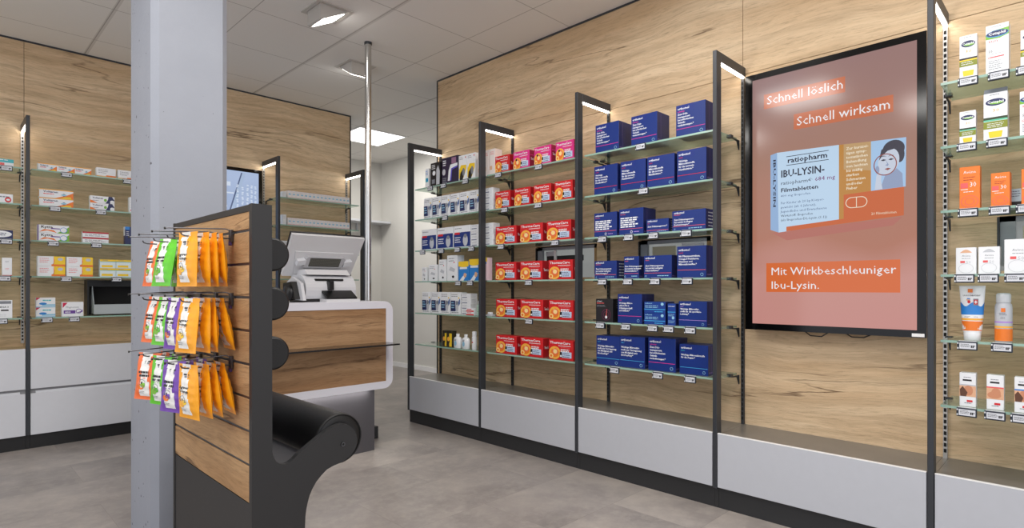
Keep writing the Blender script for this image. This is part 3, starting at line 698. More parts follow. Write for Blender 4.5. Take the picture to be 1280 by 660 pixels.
# second row: six device packs then stacks
for i,c in enumerate((3.780,3.664,3.550,3.437,3.324,3.212)):
    if i==0: o=a=devbox(.104,.165,'A')
    else: o=dup(a,(0,0,0))
    put(o,'R',c,ZR[1],'white pack with navy field, %s of six on the far bay second shelf'%posw(i,6),'box',DG,rot=random.uniform(-.02,.02))
stack=devbox(.100,.040,'S'); st_used=False
def stackput(c,z,n,where):
    global st_used
    for k in range(n):
        o=dup(stack,(0,0,0)) if st_used else stack
        st_used=True
        put(o,'R',c+random.uniform(-.003,.003),z,'flat white carton, %s in the stack %s'%((('lowest','second up','third up','topmost') if n==4 else ('lowest','middle','topmost'))[k],where),'box','flat white cartons in stacks',dz=k*.0405)
stackput(3.062,ZR[1],4,'left of the red packs, second shelf')
for i,c in enumerate((3.764,3.556,3.352)):
    if i==0: o=a=devbox(.190,.165,'B')
    else: o=dup(a,(0,0,0))
    put(o,'R',c,ZR[2],'wide blue and white device pack, %s of three on the far bay third shelf'%('left','middle','right')[i],'box',DG)
stackput(3.200,ZR[2],4,'right of the wide blue packs, third shelf')
stackput(3.062,ZR[2],4,'left of the red packs, third shelf')
# fourth row
for c,w,h,l in ((3.829,.060,.112,'smallest white box, left end of the far bay fourth shelf'),(3.712,.108,.131,'low white device box with small black emblem on the far bay fourth shelf'),(3.592,.088,.168,'mid-height white device box with a grey picture on the far bay fourth shelf'),(3.470,.122,.196,'tallest white device box on the far bay fourth shelf')):
    o=carton('device_pack',w,h,.07,PW,[('l',.15,.86,.8,2,.09,.025,PG),('e',.6,.16,.12,.05,PBK),('p',[(.2,.42),(.7,.34),(.8,.46),(.35,.56)],PLG),('e',.7,.72,.05,.03,PRD)]); put(o,'R',c,ZR[3],l,'box',DG)
for i,(c,h) in enumerate(((3.335,.145),(3.212,.158))):
    o=carton('plaster_pack',.116,h,.05,PCB,[('r',0,.80,1,1,PYE),('p',[(0,.8),(1,.8),(1,.74),(.5,.68),(0,.75)],PYE),('r',.12,.60,.85,.70,PW),('p',[(.1,0),(.5,.0),(.85,.35),(.45,.25)],PW),('e',.65,.28,.14,.12,PSK)]); put(o,'R',c,ZR[3],'sky blue pack with yellow top, %s of two on the far bay fourth shelf'%('left','right')[i],'box',DG)
o=carton('plaster_pack',.044,.165,.05,M_('rose',(236,206,214)),[('r',0,.82,1,1,PYE),('r',0,.72,.8,.82,PCB)]); put(o,'R',3.094,ZR[3],'slim pale pink pack with yellow top left of the red packs, fourth shelf','box',DG)
# fifth row
for i,c in enumerate((3.798,3.674,3.552,3.430)):
    if i==0: o=a=devbox(.112,.170,'A')
    else: o=dup(a,(0,0,0))
    put(o,'R',c,ZR[4],'white pack with navy field, %s of four on the far bay fifth shelf'%posw(i,4),'box',DG)
stackput(3.306,ZR[4],4,'right of the four white packs, fifth shelf')
o=carton('medicine_box',.085,.026,.04,PW,[('r',0,0,1,.35,PRD),('r',.1,.6,.7,.8,PRD)]); put(o,'R',3.250,ZR[4],'small red and white medicine box, lower of two on the far bay fifth shelf','box','small red and white medicine boxes',fr=2.82)
dup(o,(2.82,3.250,ZR[4]+.0265),RW,'small red and white medicine box, upper of two on the far bay fifth shelf')
def bottle(name,prof,m,els,capm,capprof,sx=1,sy=.6,extra=None):
    e=bpy.data.objects.new(name,None); COL.objects.link(e); e.empty_display_size=.03
    b=MB(); b.lathe((0,.02,0),prof,m,sx=sx,sy=sy); r=max(p[0] for p in prof); h=prof[-1][1]
    printing(b,(-r*.55*sx,.02-r*sy*.99-.0004,0),(1,0,0),(0,0,1),els,r*1.1*sx,h); b.build('bottle_body',e)
    c=MB(); c.lathe((0,.02,0),capprof,capm,sx=sx if not extra else 1,sy=sy if not extra else 1); c.build('cap',e)
    return e
o=bottle('dropper_bottle',[(.018,0),(.020,.004),(.020,.075),(.012,.085)],M_('mint',(190,220,206)),[('l',.1,.7,.9,4,.12,.03,PGR)],PW,[(.012,.085),(.012,.105),(.009,.108)],sy=1); put(o,'R',3.176,ZR[4],'small mint green bottle beside the second upright, fifth shelf','bottle','small bottles in the far bay')
o=carton('display_dish',.055,.012,.045,PLG,[]); put(o,'R',3.060,ZR[4],'small flat white dish left of the red packs, fifth shelf','dish',None); 
b=MB(); b.box(-.02,.01,.012,.012,.035,.028,PW,.003); b.build('lid',o)
# bottom row: yellow-black pack with accessories, bottles
for i,c in enumerate((3.560,3.505)):
    if i==0: o=a=carton('bandage_pack',.062,.125,.05,M_('dark_olive',(52,48,30)),[('r',.5,.04,.95,.85,PYE),('p',[(.1,.1),(.6,.3),(.4,.8),(.05,.6)],PBK),('e',.35,.5,.2,.14,PGD),('r',.1,.86,.9,.96,PBK)])
    else: o=dup(a,(0,0,0))
    put(o,'R',c,ZR[5],'black and yellow pack, %s of two on the far bay bottom shelf'%('left','right')[i],'box','black and yellow packs',rot=.1*i)
a=None
for i,(c) in enumerate((3.425,3.330)):
    if i==0: o=a=bottle('lotion_bottle',[(.036,0),(.040,.005),(.041,.06),(.034,.078),(.016,.085)],PW,[('e',.5,.42,.3,.22,PLB),('l',.2,.75,.8,2,.1,.04,PNV)],PW,[(.016,.085),(.017,.105),(.014,.107)])
    else: o=dup(a,(0,0,0))
    put(o,'R',c,ZR[5],'squat white bottle with pale blue emblem, %s of two, far bay bottom shelf'%('left','right')[i],'bottle','squat white bottles')
o=bottle('spray_tube',[(.018,0),(.020,.004),(.020,.09),(.014,.10)],PW,[('r',.2,.5,.8,.6,PRD),('l',.2,.8,.8,2,.1,.03,PG)],PW,[(.017,.10),(.017,.132),(.014,.135)],sy=1); put(o,'R',3.233,ZR[5],'slim white spray tube right of the two squat bottles, bottom shelf','bottle',None)
# --- sunscreen bay
SG='sunscreen packs in the bay at the right edge'
def ceta(w,h,kind):
    e=[('l',.25,.95,.7,1,.1,.012,PG)]
    if kind=='small':  e+=[('e',.5,.80,.40,.075,PNV),('e',.55,.785,.30,.03,PGR),('t','Cetaphil',.17,.785,.05,PW,True,.66),('t','30',.32,.60,.075,PGD,False,.36),('r',0,.45,1,.49,PBK),('r',0,.30,1,.42,POL),('r',0,.42,1,.45,PYE),('l',.1,.385,.9,2,.045,.012,PW),('p',[(.22,.08),(.78,.08),(.82,.20),(.18,.20)],PYE)]
    if kind=='big': e+=[('p',[(0,.72),(0,.82),(.3,.88),(1,.90),(1,.76),(.6,.71)],PGR),('e',.5,.81,.49,.07,PCB),('e',.5,.815,.47,.058,PNV),('t','Cetaphil',.12,.795,.055,PW,True,.74),('t','sun',.10,.645,.065,PSAL,False,.42),('t','50',.12,.44,.055,PDG,False,.18),('r',.12,.41,.85,.415,PG),('r',.14,.335,.8,.355,PSAL),('e',.16,.345,.06,.022,PSAL),('e',.16,.345,.04,.014,PW),('l',.12,.26,.75,5,.04,.010,PG)]
    if kind=='mid': e+=[('e',.5,.80,.42,.075,PNV),('e',.55,.785,.30,.03,PGR),('t','Cetaphil',.16,.785,.045,PW,True,.68),('t','30',.36,.60,.065,PGD,False,.30),('r',0,.44,1,.49,M_('forest',(40,60,30))),('r',0,.41,1,.44,M_('mint2',(100,200,160))),('r',0,.25,1,.40,POL),('l',.15,.35,.85,3,.035,.01,PW),('p',[(.25,.06),(.75,.06),(.8,.19),(.2,.19)],PYE)]
    return carton('sunscreen_box',w,h,.05,PW,e,[('r',.02,.02,.12,.98,PSK)])
o=ceta(.054,.171,'small'); put(o,'R',.332,ZR[0],'slim white sunscreen box with olive band, left on the top shelf','box',SG,rot=.03)
o=ceta(.067,.186,'big'); put(o,'R',.246,ZR[0],'tall white sunscreen box with large green and blue emblem, top shelf','box',SG,rot=-.02)
o=ceta(.060,.140,'small'); put(o,'R',.150,ZR[0],'white sunscreen box cut by the right picture edge on the top shelf','box',SG)
o=ceta(.050,.128,'mid'); put(o,'R',.334,ZR[1],'small white sunscreen box with yellow base, left on the second shelf','box',SG,rot=.03)
o=ceta(.070,.180,'mid'); b=MB(); b.prism([(0,.180),(.03,.180),(.012,.198)],0,-.034,.034,PG); b.build('open_flap',o); put(o,'R',.251,ZR[1],'large white sunscreen box with olive and green bands, second shelf','box',SG)
o=ceta(.060,.165,'big'); put(o,'R',.152,ZR[1],'white sunscreen box cut by the right picture edge on the second shelf','box',SG)
def aven(w,h,base,txt,tm):
    return carton('sunscreen_box',w,h,.045,base,[('t','Avène',.2,.84,.07,tm,False,.6),('l',.2,.74,.8,2,.06,.015,PDR if base is POR else PLG),('t',txt,.50,.52,.12,tm,False,.32),('r',.06,.50,.42,.62,PSAL if base is POR else M_('sand',(226,190,160))),('r',.06,.46,.42,.475,tm),('l',.2,.40,.8,1,.1,.015,tm),
       ('o',.5,.18,.42,.14,.07,PSAL if base is POR else PLG),('o',.5,.18,.24,.08,.12,PSAL if base is POR else PLG)])
a=aven(.063,.164,POR,'30',PW); put(a,'R',.328,ZR[2],'tall orange sunscreen box, left on the third shelf','box',SG)
o=aven(.055,.128,POR,'30',PW); put(o,'R',.237,ZR[2],'shorter orange sunscreen box, middle of the third shelf','box',SG,rot=-.04)
o=aven(.055,.132,POR,'50',PW); put(o,'R',.150,ZR[2],'orange sunscreen box cut by the right picture edge, third shelf','box',SG)
o=carton('care_product_box',.04,.075,.05,M_('ice',(190,214,230)),[('r',0,0,1,.35,PBK),('l',.1,.85,.9,3,.12,.03,PNV)]); put(o,'R',.200,ZR[2],'pale blue and black pack behind the orange boxes, third shelf','box',SG,fr=2.93)
def avw(w,h,top):
    return carton('sunscreen_box',w,h,.045,PW,[('p',[(.2+.6*i/12,.80+.12*math.sin(PI*i/12)) for i in range(13)],top),('t','Avène',.3,.66,.065,PG,False,.42),('l',.3,.58,.8,1,.06,.015,PG),('t','50',.5,.40,.10,PLG,False,.24),('r',.22,.42,.45,.50,PSAL),('o',.5,.22,.36,.18,.05,PLG)])
o=avw(.063,.103,PSK); put(o,'R',.339,ZR[3],'small white sunscreen box with tan arch, left on the fourth shelf','box',SG)
o=avw(.063,.103,PLG); put(o,'R',.270,ZR[3],'small white sunscreen box with pale arch, middle of the fourth shelf','box',SG)
o=avw(.075,.127,PW); put(o,'R',.188,ZR[3],'taller white sunscreen box at the right end of the fourth shelf','box',SG)
# standing sunscreen tube
t=thing('sunscreen_tube','white and blue sunscreen tube standing on its cap, fifth shelf','tube',(2.845,.324,ZR[4]),RW)
b=MB(); nseg=28; prof=[(.028,.022,.030),(.031,.022,.045),(.034,.020,.09),(.037,.014,.15),(.040,.006,.20),(.041,.002,.212)]
vs=[];
for rx,ry,z in prof:
    for i in range(nseg): vs.append((rx*math.cos(2*PI*i/nseg),.022+ry*math.sin(2*PI*i/nseg),z))
b.add(vs,[(j*nseg+i,j*nseg+(i+1)%nseg,(j+1)*nseg+(i+1)%nseg,(j+1)*nseg+i) for j in range(len(prof)-1) for i in range(nseg)],PW,None,True)
b.add(vs,[tuple(range((len(prof)-1)*nseg,len(prof)*nseg))],PW)
b.build('tube_body',t)
def tz(z):   # front surface depth of the tube at height z
    for (a1,b1,z1),(a2,b2,z2) in zip(prof,prof[1:]):
        if z1<=z<=z2: f=(z-z1)/(z2-z1); return .022-(b1+(b2-b1)*f), a1+(a2-a1)*f
    return .022-.002,.04
def tube_band(z0,z1,m,k=0,f=.96,wave=0):
    b=MB(); n=24; vs=[]
    for zz in (0,1):
        for i in range(n+1):
            th=PI+PI*i/n
            z=(z1 if zz else z0)+(wave*math.sin(i*.6) if zz else 0)
            y,rx=tz(z); ry=.022-y
            vs.append((rx*1.006*math.cos(th),.022+(ry+.0004+k*.0002)*math.sin(th),z))
    b.add(vs,[(i,i+1,n+2+i,n+1+i) for i in range(n)],m,None,True); return b
for z0,z1,m,k,wv in ((.100,.140,PCB,0,.008),(.038,.075,POR,0,0),(.078,.086,PGD,0,0)): tube_band(z0,z1,m,k,wave=wv).build('printed_band',t)
b=MB(); y,_=tz(.16)
printing(b,(-.03,y-.0030,.10),(1,0,0),(0,0,1),[('r',.30,.86,.55,1.0,POR),('t','LA ROCHE-POSAY',.05,.72,.055,PDG,True,.9),('r',.58,.36,.84,.62,PG),('r',.62,.40,.80,.58,PRD),('r',.685,.43,.735,.55,PW),('r',.64,.47,.78,.51,PW),('e',.32,.58,.10,.05,PSK),('e',.36,.50,.08,.06,PRD),('r',.26,.60,.42,.64,PCB)],.06,.10)
b.build('printed_logo',t); b=MB()
printing(b,(-.03,tz(.11)[0]-.0012,.088),(1,0,0),(0,0,1),[('t','ANTHELIOS',.12,.05,.25,PDG,False,.7)],.06,.02)
b.build('printed_name',t)
b=MB(); b.lathe((0,.022,0),[(.024,0),(.026,.002),(.0275,.028),(.026,.031)],PW,sy=.85); b.build('cap',t)
# spray bottle
t=thing('sunscreen_spray','white sunscreen spray bottle with clear cap and orange base, fifth shelf','bottle',(2.845,.231,ZR[4]),RW)
b=MB(); b.lathe((0,.026,0),[(.024,0),(.0262,.003),(.0262,.130),(.024,.142),(.017,.152)],PLG); b.build('bottle_body',t)
def wrap(r,z0,z1,m,nm,k=0.0004):
    b=MB(); n=28; vs=[((r+k)*math.cos(2*PI*i/n),.026+(r+k)*math.sin(2*PI*i/n),z) for z in (z0,z1) for i in range(n)]
    b.add(vs,[(i,(i+1)%n,n+(i+1)%n,n+i) for i in range(n)],m,None,True); b.build(nm,t)
wrap(.0262,.004,.050,POR,'printed_band'); wrap(.0262,.053,.060,PGD,'printed_band'); wrap(.0262,.072,.078,PLI,'printed_band')
b=MB(); printing(b,(-.018,-.0012,.085),(1,0,0),(0,0,1),[('r',.35,.62,.70,.95,POR),('l',.2,.50,.9,2,.12,.05,PG),('t','50+',.3,.05,.2,PG,False,.4)],.036,.045); b.build('label',t)
b=MB(); b.lathe((0,.026,0),[(.022,.148),(.0225,.150),(.0225,.178),(.018,.184),(.0,.185)],mat('clear_cap',(206,210,214),.15)); b.build('cap',t)
for i,(c,k) in enumerate(((.334,0),(.252,1),(.172,2))):
    band=(PLG,PSAL,PCB)[k]
    o=carton('face_care_box',.050,.130,.04,PW,[('l',.25,.86,.8,1,.1,.02,PG),('r',.2,.76,.75,.81,PBK),('r',.0,.62,1,.66,band),('r',0,.30,1,.62,PSK),('e',.55,.48,.28,.15,M_('face_tone',(206,140,104))),('p',[(.05,.30),(.4,.30),(.5,.42),(.2,.60),(.02,.5)],M_('brown_hair',(96,60,40))) if k!=1 else ('e',.45,.42,.4,.1,M_('face_tone',(206,140,104))),('r',.45,.14,.8,.20,PRD),('l',.3,.10,.8,1,.05,.02,PG)])
    put(o,'R',c,ZR[5],('slim white face care box with a cheek picture, left on the bottom shelf','slim white face care box with a red band, middle of the bottom shelf','slim white face care box at the right end of the bottom shelf')[k],'box','face care boxes on the bottom shelf')
# --- left wall goods
LG='medicine boxes on the left wall shelves'
def volt(w,h,two=False): 
    return [('p',[(.45,0),(1,0),(1,.75),(.80,.40)],POR),('p',[(.6,0),(.95,0),(.92,.25),(.75,.20)],PYE),('r',0,.90,1,1,PGD),('t','Voltaren',.12,.60,.24,PNV,True,.42),('l',.12,.40,.45,1,.2,.10,PSAL),('e',.72,.42,.05,.16,PNV),('e',.72,.42,.09,.10,PLB)]
def kyt(): return [('r',0,0,.03,1,PPU),('p',[(.05,.10),(.3,.30),(.6,.05),(.5,.35),(.2,.45)],POR),('p',[(.6,.0),(1,.0),(1,.85),(.9,.6)],PGR),('t','Kytta',.10,.60,.30,PBK,True,.38),('r',.42,.50,.70,.62,PPU),('e',.82,.42,.12,.34,PW),('o',.82,.42,.12,.34,.15,PCB)]
def lab_l(txt): return txt
o=a=carton('medicine_box',.105,.050,.05,PW,volt(.1,.05)); put(o,'L',.580,ZL[0],'small white and orange gel box, leftmost of three on the top shelf','box',LG,rot=.02)
for c,n in ((.682,'middle'),(.780,'rightmost')):
    d_=dup(a,(0,0,0)); put(d_,'L',c,ZL[0],'small white and orange gel box, %s of three on the top shelf'%n,'box',LG,rot=-.02)
o=a=carton('medicine_box',.119,.068,.05,PW,[('l',.1,.75,.6,3,.16,.05,PG),('r',.5,.0,1,.22,POR),('r',0,.0,.5,.12,PGD)])
put(o,'L',.923,ZL[0],'white box with orange lower corner, left of two by the column','box',LG); d_=dup(a,(0,0,0)); put(d_,'L',1.056,ZL[0],'white box with orange lower corner, right of two by the column','box',LG)
def stack_l(mk,c,z,n,h,desc,shelf):
    o=None
    for k in range(n):
        if k==0: o=mk()
        q=o if k==0 else dup(o,(0,0,0))
        put(q,'L',c,z,'%s, %s on the %s'%(desc,(('lower of two','upper of two') if n==2 else ('lowest','middle','topmost'))[k],shelf),'box',LG,dz=k*(h+.0006),rot=.0 if k==0 else .012)
stack_l(lambda:carton('medicine_box',.192,.060,.05,PW,volt(.19,.06),left=[('r',.1,.1,.9,.9,PGD)]),.630,ZL[1],2,.060,'long white and orange gel box','second shelf')
stack_l(lambda:carton('medicine_box',.150,.052,.05,PW,[('p',[(.0,0),(.3,0),(.1,.3),(.0,.4)],POR),('p',[(.62,0),(.8,.0),(1,.5),(.9,1),(.75,1),(.72,.5)],PNV),('t','Voltaren',.10,.60,.24,PNV,True,.42),('e',.62,.45,.06,.2,PGR),('e',.9,.25,.09,.25,PW),('l',.1,.3,.4,1,.2,.08,PG)]),.900,ZL[1],2,.052,'white and dark blue gel box','second shelf')
o=carton('medicine_box',.14,.118,.05,PW,[('l',.05,.8,.3,4,.16,.03,PLG),('r',.05,.1,.2,.2,PSAL)]); put(o,'L',1.140,ZL[1],'white carton half hidden by the column on the second shelf','box',LG)
stack_l(lambda:carton('medicine_box',.176,.056,.05,PW,kyt()),.614,ZL[2],2,.056,'white salve box with a purple end','third shelf')
stack_l(lambda:carton('medicine_box',.158,.040,.05,PW,[('r',0,.72,1,1,M_('brick',(186,40,50))),('l',.08,.45,.9,2,.22,.09,PG)]),.859,ZL[2],2,.040,'white box with a dark red band','third shelf')
o=carton('medicine_box',.10,.135,.05,PNV,[('r',0,.82,.3,1,PCB),('l',.08,.7,.3,3,.1,.03,PW)],left=[('r',0,.5,1,1,PW)]); put(o,'L',1.092,ZL[2],'dark blue carton half hidden by the column on the third shelf','box',LG)
def yel(): return [('r',.58,0,1,1,PYE),('r',.50,0,1,.20,POR),('p',[(.58,.2),(.50,.0),(.56,.2),(.62,.5),(.58,1)],POR),('l',.08,.75,.45,3,.18,.05,PSAL),('e',.82,.72,.1,.16,PLG)]
for cx,sd in ((.602,'left'),(.764,'right')):
    if cx<.7: o=a=carton('medicine_box',.155,.070,.05,PW,yel())
    else: o=dup(a,(0,0,0))
    put(o,'L',cx,ZL[3],'white, yellow and orange box, lower of the %s pair, fourth shelf'%sd,'box',LG)
    d_=dup(a,(0,0,0)); put(d_,'L',cx,ZL[3],'white, yellow and orange box, upper of the %s pair, fourth shelf'%sd,'box',LG,dz=.0706)
first=None
for cx,sd in ((.934,'left'),(1.034,'right')):
    for k in range(2):
        if first is None: o=first=carton('medicine_box',.098,.064,.05,M_('pale_ice',(222,236,238)),[('r',0,.78,1,1,PYE),('r',0,.72,1,.78,PTE),('r',.1,.1,.8,.36,PYE),('l',.15,.88,.6,1,.1,.05,PG)])
        else: o=dup(first,(0,0,0))
        put(o,'L',cx,ZL[3],'pale yellow-topped box, %s of the %s pair by the column'%(('lower','upper')[k],sd),'box',LG,dz=k*.0645)
stack_l(lambda:carton('medicine_box',.106,.068,.05,PW,[('p',[(.0,.72),(.0,1),(.22,1)],M_('carmine',(200,24,70))),('l',.34,.66,.8,1,.1,.12,PTE),('r',.3,.14,1,.32,PLB),('e',.35,.38,.2,.12,PCB),('r',0,0,1,.10,PLB)]),.571,ZL[4],2,.068,'white and pale blue box with a red corner','fifth shelf')
o=carton('medicine_box',.125,.104,.05,PW,[('p',[(.04,.60),(.04,.95),(.26,.95)],M_('carmine',(200,24,70))),('t','Magnesium',.18,.58,.13,PG,False,.6),('r',.08,.20,.62,.42,PPU),('t','400',.14,.24,.13,PW,True,.26),('o',.78,.36,.14,.16,.2,PPU),('p',[(.6,.2),(.95,.3),(.96,.5),(.9,.36)],PPU)]); put(o,'L',.723,ZL[4],'white box with a purple band beside the black dispensing chute','box',LG)
# left bay cut by the edge
o=carton('medicine_box',.16,.048,.05,PW,[('r',0,.5,1,1,PTE),('r',.3,.1,.7,.45,PSAL),('l',.1,.8,.9,1,.1,.1,PW)]); put(o,'L',.320,ZL[0],'flat white and turquoise box at the left picture edge, top shelf','box',LG)
o=carton('medicine_box',.14,.060,.05,PW,[('l',.30,.60,.9,1,.1,.14,PG),('e',.82,.36,.12,.30,PRD),('e',.82,.36,.07,.12,PW),('r',0,0,.5,.12,PTE)]); put(o,'L',.326,ZL[1],'white box with a red oval at the left picture edge, second shelf','box',LG)
o=carton('medicine_box',.14,.060,.05,PNV,[('e',.5,.55,.46,.38,PW),('l',.2,.6,.8,2,.2,.08,PNV)]); put(o,'L',.326,ZL[2],'white oval on a navy box at the left picture edge, third shelf','box',LG)
o=carton('medicine_box',.050,.122,.05,PW,[('l',.3,.8,.7,2,.06,.015,PG),('l',.3,.4,.7,2,.06,.015,PSAL),('r',0,0,1,.04,PRD)]); put(o,'L',.366,ZL[3],'upright plain white box left of the left upright, fourth shelf','box',LG)
o=carton('medicine_box',.13,.122,.05,PW,[('r',.5,.80,.95,.95,PG),('t','OMEGA 3',.35,.58,.09,PDG,True,.5),('r',.55,.40,.85,.48,PBK),('p',[(.3,.30),(.45,.48),(.47,.46),(.33,.28)],PDG),('l',.35,.2,.8,2,.08,.02,PLG)]); put(o,'L',.328,ZL[4],'white box with grey and black print at the left picture edge, fifth shelf','box',LG)
# black chute with grey tray on the fifth shelf
t=thing('dispensing_chute','black dispensing chute with a pale grey tray beside the column','dispenser',(.832,YW,ZL[4]+.002))
b=MB(); W2=.44; Hh=.262
b.box(0,-.12,0,.012,-.001,Hh,BLACK); b.box(W2-.012,-.12,0,W2,-.001,Hh,BLACK); b.box(.012,-.12,Hh-.012,W2-.012,-.001,Hh,BLACK); b.box(.012,-.02,0,W2-.012,-.001,Hh-.012,VBLACK); b.box(.012,-.10,Hh-.05,W2-.012,-.09,Hh-.012,BLACK); b.box(.012,-.12,0,W2-.012,-.02,.004,BLACK); b.build('housing',t)
tr=mat('tray_grey',(184,190,194),.35)
b=MB(); b.box(.03,-.19,.005,W2-.03,-.185,.078,tr,.001); b.box(.03,-.185,.005,W2-.03,-.03,.009,tr)
for x in (.03,W2-.034): b.prism([(-.188,.005),(-.188,.078),(-.12,.215),(-.115,.215),(-.03,.05),(-.03,.005)],0,x,x+.004,tr)
b.build('tray',t)
# rows of identical small white packs behind the counter
first=None
for r,(z,n0) in enumerate(((ZL[0],0),(ZL[1],0))):
    for i in range(16):
        if first is None: o=first=carton('small_white_pack',.0385,.070,.09,M_('pinkish_white',(240,234,234)),[('e',.5,.55,.30,.10,PLB),('r',.05,.05,.95,.18,M_('faint_pink',(232,190,190))),('l',.2,.8,.8,1,.1,.04,PLG)])
        else: o=dup(first,(0,0,0))
        put(o,'L',2.328+i*.0393,z,'small white pack in the long %s row behind the counter'%('upper','lower')[r],'box','small white packs in the %s row behind the counter'%('upper','lower')[r],fr=5.2)
    o=carton('white_pack',.034,(.058,.095)[r],.05,PW,[('l',.2,.8,.8,3,.1,.03,PLG)]); put(o,'L',2.279,z,'single %s white pack left of the %s row behind the counter'%(('short','taller')[r],('upper','lower')[r]),'box',None,fr=5.2)
o=carton('white_pack',.12,.10,.06,PW,[('l',.2,.8,.8,3,.1,.03,PLG)]); put(o,'L',2.29,ZL[2],'white pack on the third shelf beside the upright behind the counter','box',None,fr=5.2)
# ------------------------------------------------------------------ price tags
FR=mat('tag_frame',(34,42,56),.4); SCR=mat('tag_screen',(214,217,223),.35); CLIP=mat('tag_clip',(222,226,228),.3)
def price_tag(w,h):
    e=bpy.data.objects.new('price_tag',None); COL.objects.link(e); e.empty_display_size=.02
    b=MB(); b.box(-w/2,-.010,-h,w/2,0,0,FR,.002); b.build('frame',e)
    b=MB(); b.box(-w/2+.0075,-.0106,-h+.005,w/2-.004,-.0095,-.005,SCR)
    printing(b,(-w/2+.008,-.0106,-h+.005),(1,0,0),(0,0,1),[('l',.06,.72,.66,3,.20,.08,PDG),('r',.70,.22,.78,.62,PBK),('r',.80,.22,.88,.62,PBK),('r',.90,.42,.95,.62,PBK)],w-.013,h-.010); b.build('display',e)
    b=MB(); b.box(-w/2+.001,-.0112,-h+.004,-w/2+.005,-.009,-h+.010,CLIP); b.box(-w/2+.001,-.0112,-.010,-w/2+.005,-.009,-.004,CLIP); b.box(-w/2+.004,0,-.004,w/2-.004,.006,.002,CLIP); b.build('clip',e)
    return e
TG='electronic price tags along the shelf edges'
pt=[price_tag(.064,.036),price_tag(.062,.033)]; pu=[False,False]
def ptag(kind,wall,c,z,label):
    o=pt[kind] if not pu[kind] else dup(pt[kind],(0,0,0)); pu[kind]=True
    if wall=='R': o.location=(2.8015,c,z+.002); o.rotation_euler=(0,0,RW)
    else: o.location=(c,5.1515,z+.002); o.rotation_euler=(0,0,0)
    tag(o,label,'price tag',TG)
TR=[[3.701,3.533,3.273,2.922,2.542,1.774,.329,.239,.160],[3.514,2.858,2.545,1.756,.333,.244],[3.803,3.559,3.366,3.206,2.895,2.401,2.035,1.853,1.693,1.498,.329,.237,.160],
 [3.356,3.221,2.631,2.035,1.858,1.683,1.493,.340,.269,.192],[2.627,2.050,1.871,1.698,1.600,1.475,.331,.230],[1.948,1.666,1.475,.333,.250,.175]]
BN=['far bay','red pack bay','blue box bay','','sunscreen bay']
for r,row in enumerate(TR):
    for bi in (0,1,2,4):
        lo=POST_Y[bi+1] if bi<4 else -9; m=[c for c in row if lo<c<POST_Y[bi]]
        for i,c in enumerate(m):
            ptag(0 if bi!=4 else 1,'R',c,ZR[r]-.003,'small price tag on the %s edge of the %s, %s'%(ROWN[r],BN[bi],posw(i,len(m))))
TLf=[[.359,.683,1.053],[.618,.885],[.359,.609,.857],[.352,.681,.982],[.335,.574,.727]]
for r,row in enumerate(TLf):
    m=[c for c in row if c>.45]
    for i,c in enumerate(m): ptag(0,'L',c,ZL[r]-.003,'small price tag, left wall bay beside the column, %s edge, %s'%(ROWN[r],posw(i,len(m))))
    for c in row:
        if c<.45: ptag(0,'L',c,ZL[r]-.003,'small price tag left of the first upright, left wall, %s edge'%ROWN[r])
# ------------------------------------------------------------------ large poster screen on the right wall
def E_(n,c,s=.84): return mat('screen_'+n,c,rough=.12,spec=.4,emit=s)
def screen_ramp(name,stops,axis=2,z0=0,z1=1,s=.9):
    m=bpy.data.materials.new(name); m.use_nodes=True; nt=m.node_tree; b=nt.nodes['Principled BSDF']
    tc=N(nt,'ShaderNodeTexCoord'); sp=N(nt,'ShaderNodeSeparateXYZ'); nt.links.new(tc.outputs['Object'],sp.inputs[0])
    nz=N(nt,'ShaderNodeTexNoise',Scale=2.0,Detail=1.0); nt.links.new(tc.outputs['Object'],nz.inputs['Vector'])
    f=math_n(nt,'DIVIDE',math_n(nt,'SUBTRACT',sp.outputs[axis],z0),z1-z0)
    f=math_n(nt,'ADD',f,math_n(nt,'MULTIPLY',math_n(nt,'SUBTRACT',nz.outputs['Fac'],.5),.35))
    r=N(nt,'ShaderNodeValToRGB'); nt.links.new(f,r.inputs['Fac']); e=r.color_ramp.elements
    e[0].position=stops[0][0]; e[0].color=rgb(*stops[0][1]); e[1].position=stops[-1][0]; e[1].color=rgb(*stops[-1][1])
    for p,c in stops[1:-1]: x=e.new(p); x.color=rgb(*c)
    nt.links.new(r.outputs['Color'],b.inputs['Emission Color']); b.inputs['Emission Strength'].default_value=s
    b.inputs['Base Color'].default_value=(.01,.01,.01,1); b.inputs['Roughness'].default_value=.12; b.inputs['Specular IOR Level'].default_value=.4
    return m
t=thing('poster_screen','large upright advertising screen in a black frame on the oak wall','screen',(3.0,1.235,.916))
GLOSSB=mat('gloss_black',(6,6,7),.12,spec=.35)
